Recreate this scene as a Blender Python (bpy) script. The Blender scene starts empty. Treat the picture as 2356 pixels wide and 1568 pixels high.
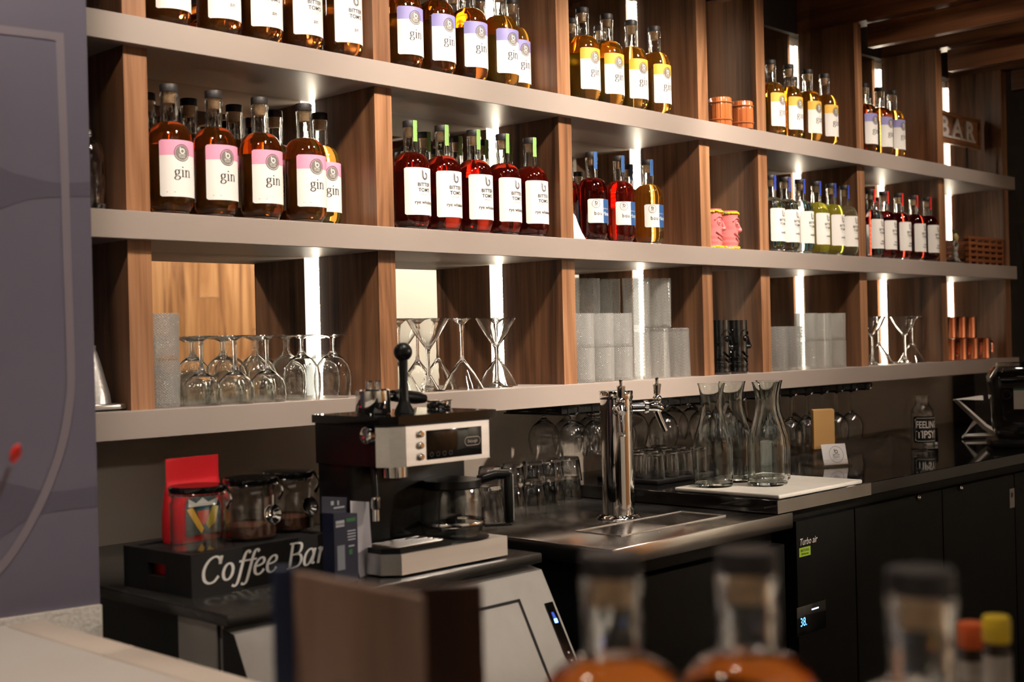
import bpy, bmesh, math, random
from mathutils import Matrix, Vector
random.seed(7)
SC = bpy.context.scene
COL = SC.collection
PI = math.pi
R_ = math.radians

# ------------------------------------------------------------------ camera
cam_data = bpy.data.cameras.new('camera'); cam = bpy.data.objects.new('camera', cam_data); COL.objects.link(cam)
FPX = 2960.0
YAW = math.atan2(4033 - 1178, FPX); PITCH = math.atan2(787.5 - 784, FPX); ROLL = 0.024
CAM = Vector((-3.2 * math.cos(YAW), -3.2 * math.sin(YAW), 1.42))
fwd = Vector((math.cos(YAW), math.sin(YAW), 0)); rgt = Vector((math.sin(YAW), -math.cos(YAW), 0)); upv = Vector((0, 0, 1))
f2 = fwd * math.cos(PITCH) + upv * math.sin(PITCH); u2 = upv * math.cos(PITCH) - fwd * math.sin(PITCH)
r3 = rgt * math.cos(ROLL) - u2 * math.sin(ROLL); u3 = u2 * math.cos(ROLL) + rgt * math.sin(ROLL)
cam.matrix_world = Matrix(((r3.x, u3.x, -f2.x, CAM.x), (r3.y, u3.y, -f2.y, CAM.y), (r3.z, u3.z, -f2.z, CAM.z), (0, 0, 0, 1)))
cam_data.sensor_width = 36.0; cam_data.lens = FPX / 2356 * 36.0
cam_data.clip_start = 0.05; cam_data.clip_end = 60
cam_data.dof.use_dof = True; cam_data.dof.focus_distance = 3.2; cam_data.dof.aperture_fstop = 4.2
SC.camera = cam
# ------------------------------------------------------------------ view + world
SC.view_settings.view_transform = 'Standard'; SC.view_settings.look = 'None'
SC.view_settings.exposure = 0.0; SC.view_settings.gamma = 1.0; SC.view_settings.use_curve_mapping = False
W = bpy.data.worlds.new('world'); SC.world = W; W.use_nodes = True
W.node_tree.nodes['Background'].inputs[0].default_value = (1.0, 0.80, 0.62, 1)
W.node_tree.nodes['Background'].inputs[1].default_value = 0.014
try:
    SC.cycles.use_denoising = True
    SC.cycles.max_bounces = 14; SC.cycles.transmission_bounces = 14; SC.cycles.transparent_max_bounces = 48
    SC.cycles.use_adaptive_sampling = True; SC.cycles.adaptive_threshold = 0.04; SC.cycles.adaptive_min_samples = 16; SC.cycles.use_light_tree = False
    SC.cycles.glossy_bounces = 5; SC.cycles.diffuse_bounces = 3
    SC.cycles.sample_clamp_indirect = 40.0
    SC.cycles.caustics_refractive = True; SC.cycles.caustics_reflective = False; SC.cycles.blur_glossy = 0.2
except Exception:
    pass
# ------------------------------------------------------------------ track lamps, wall washes and added fill lights
WARM = (1.0, 0.87, 0.73)
def spot(name, loc, target, power, size=70, blend=0.6, rad=0.03, col=WARM):
    l = bpy.data.lights.new(name, 'SPOT'); l.energy = power; l.spot_size = R_(size); l.spot_blend = blend
    l.shadow_soft_size = rad; l.color = col
    o = bpy.data.objects.new(name, l); COL.objects.link(o); o.location = loc
    o.rotation_euler = (Vector(target) - Vector(loc)).to_track_quat('-Z', 'Y').to_euler(); return o
LAMPS = []                                                 # (place, aim) of every lamp head that is built below
for x, tx, p in [(-1.62, -1.10, 46), (-0.70, -0.62, 80), (-0.06, 0.0, 96), (0.58, 0.60, 100), (1.02, 1.05, 80), (1.55, 1.62, 46), (2.16, 2.36, 30)]:
    LAMPS.append(((x, -0.80, 2.66), (tx, 0.05, 1.78)))
    spot('track_spot_lamp', (x, -0.80, 2.66), (tx, 0.05, 1.78), p, size=70, blend=0.9, rad=0.062)
for x, y, tx, ty, p in [(-1.95, -0.95, -1.80, -0.85, 62), (-0.75, -1.05, -0.80, -0.45, 26), (0.25, -1.10, 0.15, -0.35, 60), (1.3, -1.10, 1.3, -0.3, 6)]:
    LAMPS.append(((x, y, 2.62), (tx, ty, 1.0)))
    spot('bar_fill_spot', (x, y, 2.62), (tx, ty, 1.0), p, size=80, blend=0.9, rad=0.05)  # added spots that brighten the bar top, coffee station and counters
for x, y, tx, p in [(0.95, -2.7, 0.38, 360)]:
    LAMPS.append(((x, y, 2.30), (tx, 0.1, 1.05)))
    spot('room_fill_spot', (x, y, 2.30), (tx, 0.1, 1.05), p, size=24, blend=1.0, rad=0.05)  # added spot that brightens the wall and counter under the shelves
LAMPS.append(((1.6, -2.9, 2.02), (-0.68, -0.5, 1.14)))
spot('room_fill_spot', (1.6, -2.9, 2.02), (-0.68, -0.5, 1.14), 130, size=17, blend=1.0, rad=0.06)  # added spot, placed to give the coffee machine front a silver highlight
LAMPS.append(((-1.35, -1.25, 2.62), (-1.65, -1.80, 1.15)))
spot('bar_fill_spot', (-1.35, -1.25, 2.62), (-1.65, -1.80, 1.15), 30, size=60, blend=0.9, rad=0.05)  # added spot for highlights on the near bottles and bitters
spot('wall_wash_light', (3.3, -3.0, 2.7), (4.6, -3.0, 1.4), 60, size=110, blend=0.8, rad=0.06)  # added wash: brightens the unseen wall that the steel fronts reflect
for x, p in ((2.3, 230), (3.9, 230), (-0.6, 120)):
    LAMPS.append(((x, -2.9, 2.70), (x, -4.2, 1.6)))
    spot('wall_wash_light', (x, -2.9, 2.7), (x, -4.2, 1.6), p, size=110, blend=0.8, rad=0.06)
spot('wall_wash_light', (-3.3, -1.6, 2.7), (-4.5, -1.6, 1.6), 90, size=110, blend=0.8, rad=0.06)  # added wash: the lit side wall serves as fill for chrome and steel
ar = bpy.data.lights.new('overhead_fill', 'AREA'); ar.shape = 'RECTANGLE'; ar.size = 2.6; ar.size_y = 1.2; ar.energy = 6; ar.color = (1.0, 0.86, 0.74)  # added soft fill for the whole room, not a real ceiling panel
aro = bpy.data.objects.new('overhead_fill', ar); COL.objects.link(aro); aro.location = (-1.2, -3.0, 2.9)

# ------------------------------------------------------------------ node materials
MATS = {}
def new_mat(name):
    m = bpy.data.materials.new(name); m.use_nodes = True
    return m, m.node_tree.nodes, m.node_tree.links, m.node_tree.nodes['Principled BSDF']
def S(b, **k):
    alias = dict(col='Base Color', rough='Roughness', metal='Metallic', ior='IOR', trans='Transmission Weight', spec='Specular IOR Level', coat='Coat Weight', coatr='Coat Roughness', em='Emission Strength', emc='Emission Color', sub='Subsurface Weight', sheen='Sheen Weight')
    for n, v in k.items():
        b.inputs[alias[n]].default_value = (*v, 1) if isinstance(v, tuple) and len(v) == 3 else v
def plain(name, col, rough=0.5, metal=0.0, **k):
    if name in MATS: return MATS[name]
    m, N, L, b = new_mat(name); S(b, col=col, rough=rough, metal=metal, **k)
    MATS[name] = m; return m
def noisy(name, c1, c2, rough=0.5, scale=8.0, metal=0.0, bump=0.0, stretch=(1, 1, 1), r2=None, detail=4, **k):
    """colour varies softly between c1 and c2; optional relief and roughness variation"""
    if name in MATS: return MATS[name]
    m, N, L, b = new_mat(name); S(b, col=c1, rough=rough, metal=metal, **k)
    tc = N.new('ShaderNodeTexCoord'); mp = N.new('ShaderNodeMapping'); mp.inputs['Scale'].default_value = stretch
    n = N.new('ShaderNodeTexNoise'); n.inputs['Scale'].default_value = scale; n.inputs['Detail'].default_value = detail
    cr = N.new('ShaderNodeValToRGB'); cr.color_ramp.elements[0].color = (*c1, 1); cr.color_ramp.elements[1].color = (*c2, 1)
    cr.color_ramp.elements[0].position = 0.3; cr.color_ramp.elements[1].position = 0.7
    L.new(tc.outputs['Object'], mp.inputs[0]); L.new(mp.outputs[0], n.inputs[0]); L.new(n.outputs[0], cr.inputs[0]); L.new(cr.outputs[0], b.inputs['Base Color'])
    if bump:
        bp = N.new('ShaderNodeBump'); bp.inputs['Strength'].default_value = bump; bp.inputs['Distance'].default_value = 0.002
        L.new(n.outputs[0], bp.inputs['Height']); L.new(bp.outputs[0], b.inputs['Normal'])
    if r2 is not None:
        mr = N.new('ShaderNodeMapRange'); mr.inputs[3].default_value = rough; mr.inputs[4].default_value = r2
        L.new(n.outputs[0], mr.inputs[0]); L.new(mr.outputs[0], b.inputs['Roughness'])
    MATS[name] = m; return m
def wood(name, dark, mid, light, axis='z', rough=0.38, fine=1.0):
    if name in MATS: return MATS[name]
    m, N, L, b = new_mat(name); S(b, rough=rough)
    tc = N.new('ShaderNodeTexCoord'); oi = N.new('ShaderNodeObjectInfo')
    ad = N.new('ShaderNodeVectorMath'); ad.operation = 'ADD'
    mul = N.new('ShaderNodeVectorMath'); mul.operation = 'SCALE'; mul.inputs['Scale'].default_value = 9.0
    cmb = N.new('ShaderNodeCombineXYZ')
    for i in range(3): L.new(oi.outputs['Random'], cmb.inputs[i])
    L.new(cmb.outputs[0], mul.inputs[0]); L.new(tc.outputs['Object'], ad.inputs[0]); L.new(mul.outputs[0], ad.inputs[1])
    mp = N.new('ShaderNodeMapping'); s = {'x': (0.9, 14, 14), 'y': (14, 0.9, 14), 'z': (14, 14, 0.9)}[axis]; mp.inputs['Scale'].default_value = s
    mp2 = N.new('ShaderNodeMapping'); mp2.inputs['Scale'].default_value = tuple(v * 11 * fine if v > 1 else v * 3 for v in s)
    n1 = N.new('ShaderNodeTexNoise'); n1.inputs['Scale'].default_value = 1.0; n1.inputs['Detail'].default_value = 5; n1.inputs['Distortion'].default_value = 1.6
    n2 = N.new('ShaderNodeTexNoise'); n2.inputs['Scale'].default_value = 1.0; n2.inputs['Detail'].default_value = 3
    L.new(ad.outputs[0], mp.inputs[0]); L.new(ad.outputs[0], mp2.inputs[0]); L.new(mp.outputs[0], n1.inputs[0]); L.new(mp2.outputs[0], n2.inputs[0])
    mx = N.new('ShaderNodeMath'); mx.operation = 'MULTIPLY_ADD'; mx.inputs[1].default_value = 0.28
    L.new(n2.outputs[0], mx.inputs[0]); L.new(n1.outputs[0], mx.inputs[2])
    cr = N.new('ShaderNodeValToRGB'); e = cr.color_ramp.elements; e[0].position = 0.42; e[0].color = (*dark, 1); e[1].position = 0.86; e[1].color = (*light, 1)
    q = e.new(0.62); q.color = (*mid, 1)
    L.new(mx.outputs[0], cr.inputs[0]); L.new(cr.outputs[0], b.inputs['Base Color'])
    bp = N.new('ShaderNodeBump'); bp.inputs['Strength'].default_value = 0.15; bp.inputs['Distance'].default_value = 0.001
    L.new(n2.outputs[0], bp.inputs['Height']); L.new(bp.outputs[0], b.inputs['Normal'])
    MATS[name] = m; return m
def glass(name, col=(1, 1, 1), ior=1.45, rough=0.028, pattern=None, pscale=100.0, pstr=0.5, trans=1.0):
    if name in MATS: return MATS[name]
    m, N, L, b = new_mat(name); S(b, col=col, rough=rough, trans=trans, ior=ior)
    if pattern:
        tc = N.new('ShaderNodeTexCoord'); bp = N.new('ShaderNodeBump'); bp.inputs['Strength'].default_value = pstr; bp.inputs['Distance'].default_value = 0.002
        if pattern == 'noise':
            t = N.new('ShaderNodeTexNoise'); t.inputs['Scale'].default_value = pscale; t.inputs['Detail'].default_value = 1.0
            L.new(tc.outputs['Object'], t.inputs[0]); L.new(t.outputs[0], bp.inputs['Height'])
        else:                                              # unrolled round the axis: u = angle, v = height
            sp = N.new('ShaderNodeSeparateXYZ'); at = N.new('ShaderNodeMath'); at.operation = 'ARCTAN2'
            L.new(tc.outputs['Object'], sp.inputs[0]); L.new(sp.outputs[0], at.inputs[0]); L.new(sp.outputs[1], at.inputs[1])
            def M(op, a, bb):
                q = N.new('ShaderNodeMath'); q.operation = op
                for i, v in enumerate((a, bb)):
                    if v is None: continue
                    if isinstance(v, (int, float)): q.inputs[i].default_value = v
                    else: L.new(v, q.inputs[i])
                return q.outputs[0]
            u = M('MULTIPLY', at.outputs[0], 18 / (2 * PI)); v = M('MULTIPLY', sp.outputs[2], 60.0)
            if pattern == 'dots':
                a1 = M('SINE', M('MULTIPLY', at.outputs[0], 38.0), None); a2 = M('SINE', M('MULTIPLY', sp.outputs[2], 1350.0), None)
                h = M('MULTIPLY', a1, a2)
            else:                                          # herringbone: slanted ribs that swap direction from column to column
                par = M('SUBTRACT', M('MULTIPLY', M('PINGPONG', u, 1.0), 2.0), 1.0)
                h = M('SINE', M('MULTIPLY', M('ADD', M('MULTIPLY', par, 1.1), v), 6.0), None)
            L.new(h, bp.inputs['Height'])
        L.new(bp.outputs[0], b.inputs['Normal'])
    MATS[name] = m; return m
def thin(name, tint=(0.985, 0.99, 0.985), edge=(0.86, 0.88, 0.86), rough=0.016, relief=None, veil=0.0):
    """wall of a thin glass vessel: light goes straight through, grazing angles mirror; veil = share scattered by a pressed pattern"""
    if name in MATS: return MATS[name]
    m, N, L, b = new_mat(name); out = N['Material Output']
    lw = N.new('ShaderNodeLayerWeight'); lw.inputs['Blend'].default_value = 0.5
    def M(op, a, bb=None):
        q = N.new('ShaderNodeMath'); q.operation = op
        for i, v in enumerate((a, bb)):
            if v is None: continue
            if isinstance(v, (int, float)): q.inputs[i].default_value = v
            else: L.new(v, q.inputs[i])
        return q.outputs[0]
    fac = M('ADD', M('MULTIPLY', M('POWER', lw.outputs['Facing'], 3.0), 0.85), 0.06)
    mx = N.new('ShaderNodeMix'); mx.data_type = 'RGBA'; mx.inputs['A'].default_value = (*tint, 1); mx.inputs['B'].default_value = (*edge, 1)
    L.new(M('POWER', lw.outputs['Facing'], 3.0), mx.inputs['Factor'])
    tr = N.new('ShaderNodeBsdfTransparent'); gl = N.new('ShaderNodeBsdfGlossy'); gl.inputs['Roughness'].default_value = rough
    L.new(mx.outputs['Result'], tr.inputs['Color']); ms = N.new('ShaderNodeMixShader'); L.new(fac, ms.inputs[0]); L.new(tr.outputs[0], ms.inputs[1]); L.new(gl.outputs[0], ms.inputs[2]); top = ms
    if relief:
        tc = N.new('ShaderNodeTexCoord'); sp = N.new('ShaderNodeSeparateXYZ'); at = N.new('ShaderNodeMath'); at.operation = 'ARCTAN2'
        L.new(tc.outputs['Object'], sp.inputs[0]); L.new(sp.outputs[0], at.inputs[0]); L.new(sp.outputs[1], at.inputs[1])
        if relief == 'dots': h = M('MULTIPLY', M('SINE', M('MULTIPLY', at.outputs[0], 36.0)), M('SINE', M('MULTIPLY', sp.outputs[2], 1250.0)))
        else:
            u = M('MULTIPLY', at.outputs[0], 18 / (2 * PI)); par = M('SUBTRACT', M('MULTIPLY', M('PINGPONG', u, 1.0), 2.0), 1.0)
            h = M('SINE', M('MULTIPLY', M('ADD', M('MULTIPLY', par, 0.9), M('MULTIPLY', sp.outputs[2], 62.0)), 11.0))
        bp = N.new('ShaderNodeBump'); bp.inputs['Strength'].default_value = 0.9; bp.inputs['Distance'].default_value = 0.0012
        L.new(h, bp.inputs['Height']); L.new(bp.outputs[0], gl.inputs['Normal'])
        tl = N.new('ShaderNodeBsdfTranslucent'); tl.inputs['Color'].default_value = (0.95, 0.93, 0.90, 1); df = N.new('ShaderNodeBsdfDiffuse'); df.inputs['Color'].default_value = (0.90, 0.88, 0.86, 1)
        L.new(bp.outputs[0], df.inputs['Normal']); L.new(bp.outputs[0], tl.inputs['Normal'])
        m2 = N.new('ShaderNodeMixShader'); m2.inputs[0].default_value = 0.5; L.new(tl.outputs[0], m2.inputs[1]); L.new(df.outputs[0], m2.inputs[2])
        m3 = N.new('ShaderNodeMixShader'); mr = N.new('ShaderNodeMapRange'); mr.inputs[1].default_value = -1; mr.inputs[3].default_value = veil * 0.55; mr.inputs[4].default_value = veil * 1.45
        L.new(h, mr.inputs[0]); L.new(mr.outputs[0], m3.inputs[0]); L.new(ms.outputs[0], m3.inputs[1]); L.new(m2.outputs[0], m3.inputs[2]); top = m3
    L.new(top.outputs[0], out.inputs['Surface']); MATS[name] = m; return m
def emit(name, col, strength):
    if name in MATS: return MATS[name]
    m, N, L, b = new_mat(name); S(b, col=(0, 0, 0), rough=0.6, emc=col, em=strength)
    m.cycles.emission_sampling = 'NONE'                    # too small to be worth aiming rays at
    MATS[name] = m; return m
def led_mat():
    m, N, L, b = new_mat('led_tape'); S(b, col=(0.9, 0.85, 0.7), rough=0.5, emc=(1.0, 0.86, 0.64))
    tc = N.new('ShaderNodeTexCoord'); sp = N.new('ShaderNodeSeparateXYZ'); L.new(tc.outputs['Object'], sp.inputs[0])
    a = N.new('ShaderNodeMath'); a.operation = 'MULTIPLY'; a.inputs[1].default_value = 2 * PI / 0.011; L.new(sp.outputs[2], a.inputs[0])
    s = N.new('ShaderNodeMath'); s.operation = 'SINE'; L.new(a.outputs[0], s.inputs[0])
    mr = N.new('ShaderNodeMapRange'); mr.inputs[1].default_value = -1; mr.inputs[2].default_value = 1; mr.inputs[3].default_value = 7; mr.inputs[4].default_value = 32
    L.new(s.outputs[0], mr.inputs[0]); L.new(mr.outputs[0], b.inputs['Emission Strength']); return m

M_shelf = noisy('shelf_laminate', (0.330, 0.272, 0.240), (0.348, 0.288, 0.254), rough=0.42, scale=5)
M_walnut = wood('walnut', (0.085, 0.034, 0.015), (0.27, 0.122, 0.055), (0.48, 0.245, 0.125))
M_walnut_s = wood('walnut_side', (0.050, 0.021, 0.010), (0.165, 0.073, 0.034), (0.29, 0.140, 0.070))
M_walnut_y = wood('walnut_beam', (0.06, 0.023, 0.010), (0.16, 0.062, 0.026), (0.26, 0.11, 0.048), axis='y', rough=0.34)
M_plank = wood('plank_wood', (0.14, 0.055, 0.02), (0.36, 0.17, 0.065), (0.55, 0.30, 0.13))
M_mirror = plain('mirror', (0.80, 0.80, 0.77), 0.015, 1.0)
M_led = led_mat()
M_ledp = emit('led_plate', (1.0, 0.95, 0.82), 1.25)
M_purple = noisy('purple_paint', (0.120, 0.108, 0.150), (0.132, 0.118, 0.162), rough=0.6, scale=3)
M_purple_d = noisy('purple_paint_dark', (0.088, 0.078, 0.112), (0.094, 0.084, 0.12), rough=0.6, scale=3)
M_stripe = plain('mural_stripe', (0.20, 0.17, 0.20), 0.55)
M_stucco = noisy('white_stucco', (0.78, 0.73, 0.67), (0.62, 0.57, 0.52), rough=0.9, scale=160, bump=0.9, detail=3)
M_wallb = noisy('back_wall_paint', (0.31, 0.255, 0.215), (0.33, 0.27, 0.225), rough=0.5, scale=2)
M_wallw = plain('white_wall_paint', (0.72, 0.68, 0.60), 0.7)
M_dark = plain('dark_paint', (0.035, 0.03, 0.027), 0.7)
M_floor = noisy('dark_floor', (0.035, 0.03, 0.028), (0.05, 0.043, 0.04), rough=0.4, scale=6)
M_black = plain('black_plastic', (0.007, 0.007, 0.007), 0.32, spec=0.35)
M_blackm = plain('black_matte', (0.009, 0.008, 0.008), 0.6, spec=0.3)
M_blackg = plain('black_gloss', (0.006, 0.006, 0.006), 0.06)
M_blackc = plain('black_counter', (0.010, 0.009, 0.009), 0.05, spec=0.9)
M_fridge = noisy('black_fridge_vinyl', (0.0045, 0.0045, 0.0045), (0.006, 0.006, 0.006), rough=0.5, scale=40, spec=0.15)
M_steel = noisy('brushed_steel', (0.78, 0.755, 0.73), (0.84, 0.815, 0.79), rough=0.36, r2=0.44, metal=1.0, scale=3, stretch=(1, 60, 60))
M_steelg = noisy('smudged_steel', (0.50, 0.475, 0.455), (0.60, 0.575, 0.55), rough=0.11, r2=0.30, metal=1.0, scale=9)
M_ice = noisy('ice_machine_steel', (0.34, 0.32, 0.30), (0.40, 0.38, 0.36), rough=0.45, r2=0.6, metal=0.75, scale=14)
M_chrome = plain('chrome', (0.82, 0.79, 0.76), 0.06, 1.0)
M_copper = noisy('copper', (0.72, 0.27, 0.15), (0.82, 0.34, 0.20), rough=0.16, metal=1.0, scale=20)
M_cork = noisy('cork', (0.62, 0.42, 0.24), (0.46, 0.29, 0.15), rough=0.8, scale=300)
M_cap = noisy('cap_wood', (0.020, 0.016, 0.016), (0.034, 0.028, 0.028), rough=0.5, scale=60, stretch=(1, 1, 6))
M_capb = plain('cap_black', (0.012, 0.011, 0.011), 0.4)
M_glass = glass('clear_glass', (0.98, 0.985, 0.98), 1.46)
M_thin = thin('thin_glass')
M_green = glass('pale_green_glass', (0.965, 0.992, 0.975), 1.45)
M_neck = glass('neck_glass', (0.97, 0.98, 0.97), 1.46, pattern='noise', pscale=70, pstr=0.35)
M_dots = thin('beaded_glass', relief='dots', veil=0.27, rough=0.08)
M_herr = thin('herringbone_glass', relief='herring', veil=0.22, rough=0.06)
M_cut = glass('cut_crystal', (0.97, 0.97, 0.97), 1.50, pattern='noise', pscale=45, pstr=0.8)
M_acryl = thin('clear_acrylic')
M_smoke = thin('smoky_plastic', (0.72, 0.71, 0.70), (0.40, 0.39, 0.38), rough=0.05)
LIQ = dict(amber=glass('amber_spirit', (0.66, 0.20, 0.035), 1.40, rough=0.045, trans=0.97), ruby=glass('ruby_spirit', (0.60, 0.045, 0.018), 1.40, rough=0.045, trans=0.97),
           gold=glass('gold_spirit', (0.86, 0.40, 0.055), 1.40, rough=0.045, trans=0.965), dark=glass('dark_spirit', (0.30, 0.022, 0.012), 1.40, rough=0.045, trans=0.98),
           clear=glass('clear_spirit', (0.97, 0.975, 0.95), 1.36), lemon=glass('lemon_spirit', (0.93, 0.86, 0.10), 1.36, trans=0.88), pale=glass('pale_spirit', (0.93, 0.91, 0.60), 1.36, trans=0.96))
M_paper = plain('label_paper', (0.86, 0.82, 0.78), 0.55)
M_ink = plain('label_ink', (0.022, 0.02, 0.022), 0.6)
M_inkgrey = plain('badge_ink', (0.045, 0.04, 0.04), 0.6)
M_badge = plain('badge_silver', (0.22, 0.195, 0.175), 0.4)
M_white = plain('white_print', (0.85, 0.83, 0.80), 0.5)
TINT = dict(pink=plain('pink_band', (0.85, 0.36, 0.52), 0.5), lilac=plain('lilac_band', (0.33, 0.30, 0.62), 0.5), yellow=plain('yellow_band', (0.92, 0.52, 0.06), 0.5),
            teal=plain('teal_paper', (0.05, 0.26, 0.34), 0.5), blue=plain('blue_band', (0.03, 0.10, 0.28), 0.5), green=plain('green_strip', (0.25, 0.45, 0.12), 0.5),
            royal=plain('royal_strip', (0.03, 0.06, 0.40), 0.5), red=plain('red_strip', (0.75, 0.03, 0.03), 0.5), dgreen=plain('dark_green_paper', (0.02, 0.12, 0.07), 0.5))

# ------------------------------------------------------------------ mesh building
class MB:
    def __init__(s): s.v = []; s.f = []; s.m = []; s.sm = []
    def add(s, vs, fs, mat=0, smooth=False, X=None):
        o = len(s.v)
        s.v += [tuple(X @ Vector(p)) if X is not None else tuple(p) for p in vs]
        for f in fs: s.f.append(tuple(i + o for i in f)); s.m.append(mat); s.sm.append(smooth)
        return s
    def box(s, x0, x1, y0, y1, z0, z1, mat=0, X=None, bev=0.0, seg=2):
        if bev <= 0:
            vs = [(x, y, z) for z in (z0, z1) for y in (y0, y1) for x in (x0, x1)]
            return s.add(vs, [(0, 2, 3, 1), (4, 5, 7, 6), (0, 1, 5, 4), (2, 6, 7, 3), (0, 4, 6, 2), (1, 3, 7, 5)], mat, False, X)
        bm = bmesh.new(); bmesh.ops.create_cube(bm, size=1.0)
        for v in bm.verts: v.co = Vector(((x0 + x1) / 2 + v.co.x * (x1 - x0), (y0 + y1) / 2 + v.co.y * (y1 - y0), (z0 + z1) / 2 + v.co.z * (z1 - z0)))
        bmesh.ops.bevel(bm, geom=bm.edges[:], offset=bev, segments=seg, affect='EDGES', profile=0.5)
        return s.bm(bm, mat, True, X)
    def bm(s, bm, mat=0, smooth=False, X=None):
        bm.verts.index_update()
        s.add([v.co.copy() for v in bm.verts], [tuple(v.index for v in f.verts) for f in bm.faces], mat, smooth, X); bm.free(); return s
    def lathe(s, prof, seg=32, mat=0, X=None, smooth=True, loop=False, a0=0.0, a1=2 * PI, wob=None):
        full = abs(a1 - a0 - 2 * PI) < 1e-6; vs = []; fs = []; idx = []
        n = seg if full else seg + 1
        for (r, z) in prof:
            if r < 1e-7: idx.append([len(vs)]); vs.append((0, 0, z))
            else:
                idx.append(list(range(len(vs), len(vs) + n)))
                for i in range(n):
                    a = a0 + (a1 - a0) * i / seg; rr = r + (wob(a, z) if wob else 0); vs.append((rr * math.cos(a), rr * math.sin(a), z))
        prs = list(zip(idx, idx[1:])) + ([(idx[-1], idx[0])] if loop else [])
        for A, B in prs:
            for i in range(seg):
                j = (i + 1) % n
                if len(A) == 1 and len(B) == 1: continue
                if len(A) == 1: fs.append((A[0], B[j], B[i]))
                elif len(B) == 1: fs.append((A[i], A[j], B[0]))
                else: fs.append((A[i], A[j], B[j], B[i]))
        return s.add(vs, fs, mat, smooth, X)
    def tube(s, pts, r, seg=10, mat=0, X=None, caps=True, closed=False):
        P = [Vector(p) for p in pts]; n = len(P); rs = r if isinstance(r, (list, tuple)) else [r] * n
        vs = []; fs = []; prev = None
        for i in range(n):
            if closed: t = P[(i + 1) % n] - P[i - 1]
            else: t = (P[min(i + 1, n - 1)] - P[max(i - 1, 0)])
            t.normalize()
            if prev is None: a = t.orthogonal().normalized()
            else:
                a = prev - t * prev.dot(t)
                a = a.normalized() if a.length > 1e-6 else t.orthogonal().normalized()
            prev = a; b = t.cross(a)
            for k in range(seg):
                th = 2 * PI * k / seg; vs.append(P[i] + (a * math.cos(th) + b * math.sin(th)) * rs[i])
        for i in range(n if closed else n - 1):
            for k in range(seg):
                A = i * seg; B = ((i + 1) % n) * seg; k2 = (k + 1) % seg
                fs.append((A + k, A + k2, B + k2, B + k))
        if caps and not closed: fs.append(tuple(range(seg - 1, -1, -1))); fs.append(tuple((n - 1) * seg + k for k in range(seg)))
        return s.add(vs, fs, mat, True, X)
    def prism(s, poly, t0, t1, axis='z', mat=0, X=None):
        n = len(poly)
        def P(p, t): return {'z': (p[0], p[1], t), 'y': (p[0], t, p[1]), 'x': (t, p[0], p[1])}[axis]
        vs = [P(p, t0) for p in poly] + [P(p, t1) for p in poly]
        fs = [tuple(range(n - 1, -1, -1)), tuple(range(n, 2 * n))] + [(i, (i + 1) % n, n + (i + 1) % n, n + i) for i in range(n)]
        return s.add(vs, fs, mat, False, X)
    def ball(s, c, r, mat=0, seg=18, X=None):
        rx, ry, rz = r if isinstance(r, tuple) else (r, r, r); rings = seg // 2
        vs = [(c[0], c[1], c[2] - rz)]; fs = []
        for i in range(1, rings):
            p = PI * i / rings
            for k in range(seg): a = 2 * PI * k / seg; vs.append((c[0] + rx * math.sin(p) * math.cos(a), c[1] + ry * math.sin(p) * math.sin(a), c[2] - rz * math.cos(p)))
        vs.append((c[0], c[1], c[2] + rz)); T = len(vs) - 1
        for k in range(seg): fs.append((0, 1 + (k + 1) % seg, 1 + k)); q = 1 + (rings - 2) * seg; fs.append((T, q + k, q + (k + 1) % seg))
        for i in range(rings - 2):
            for k in range(seg): a = 1 + i * seg; b = a + seg; k2 = (k + 1) % seg; fs.append((a + k, a + k2, b + k2, b + k))
        return s.add(vs, fs, mat, True, X)
    def mesh(s, name, mats, ang=38):
        me = bpy.data.meshes.new(name); me.from_pydata(s.v, [], s.f)
        for m in (mats if isinstance(mats, (list, tuple)) else [mats]): me.materials.append(m)
        me.polygons.foreach_set('material_index', s.m); me.polygons.foreach_set('use_smooth', s.sm); me.update()
        b = bmesh.new(); b.from_mesh(me); bmesh.ops.recalc_face_normals(b, faces=b.faces); b.to_mesh(me); b.free()
        if any(s.sm): me.set_sharp_from_angle(angle=R_(ang))
        return me
    def build(s, name, mats, parent=None, loc=None, rot=None, ang=38):
        return link(name, s.mesh(name, mats, ang), parent, loc, rot)
def link(name, me, parent=None, loc=None, rot=None):
    o = bpy.data.objects.new(name, me); COL.objects.link(o)
    if parent is not None: o.parent = parent
    if loc is not None: o.location = loc
    if rot is not None: o.rotation_euler = rot if isinstance(rot, (tuple, list)) else (0, 0, rot)
    return o
def tag(o, label, cat, group=None, kind=None):
    o['label'] = label; o['category'] = cat
    if group: o['group'] = group
    if kind: o['kind'] = kind
    return o
def thing(name, label, cat, loc=(0, 0, 0), rot=0.0, group=None):
    o = bpy.data.objects.new(name, None); COL.objects.link(o); o.empty_display_size = 0.03
    o.location = loc; o.rotation_euler = rot if isinstance(rot, (tuple, list)) else (0, 0, rot)
    return tag(o, label, cat, group)
def struct(o, label=None, cat=None):
    o['kind'] = 'structure'
    if label: o['label'] = label
    if cat: o['category'] = cat
    return o
def copy_tree(o, parent=None):
    c = o.copy(); COL.objects.link(c); c.parent = parent
    for ch in o.children: copy_tree(ch, c)
    return c
def T(x, y, z): return Matrix.Translation((x, y, z))
def RX(d): return Matrix.Rotation(R_(d), 4, 'X')
def RY(d): return Matrix.Rotation(R_(d), 4, 'Y')
def RZ(d): return Matrix.Rotation(R_(d), 4, 'Z')
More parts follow.
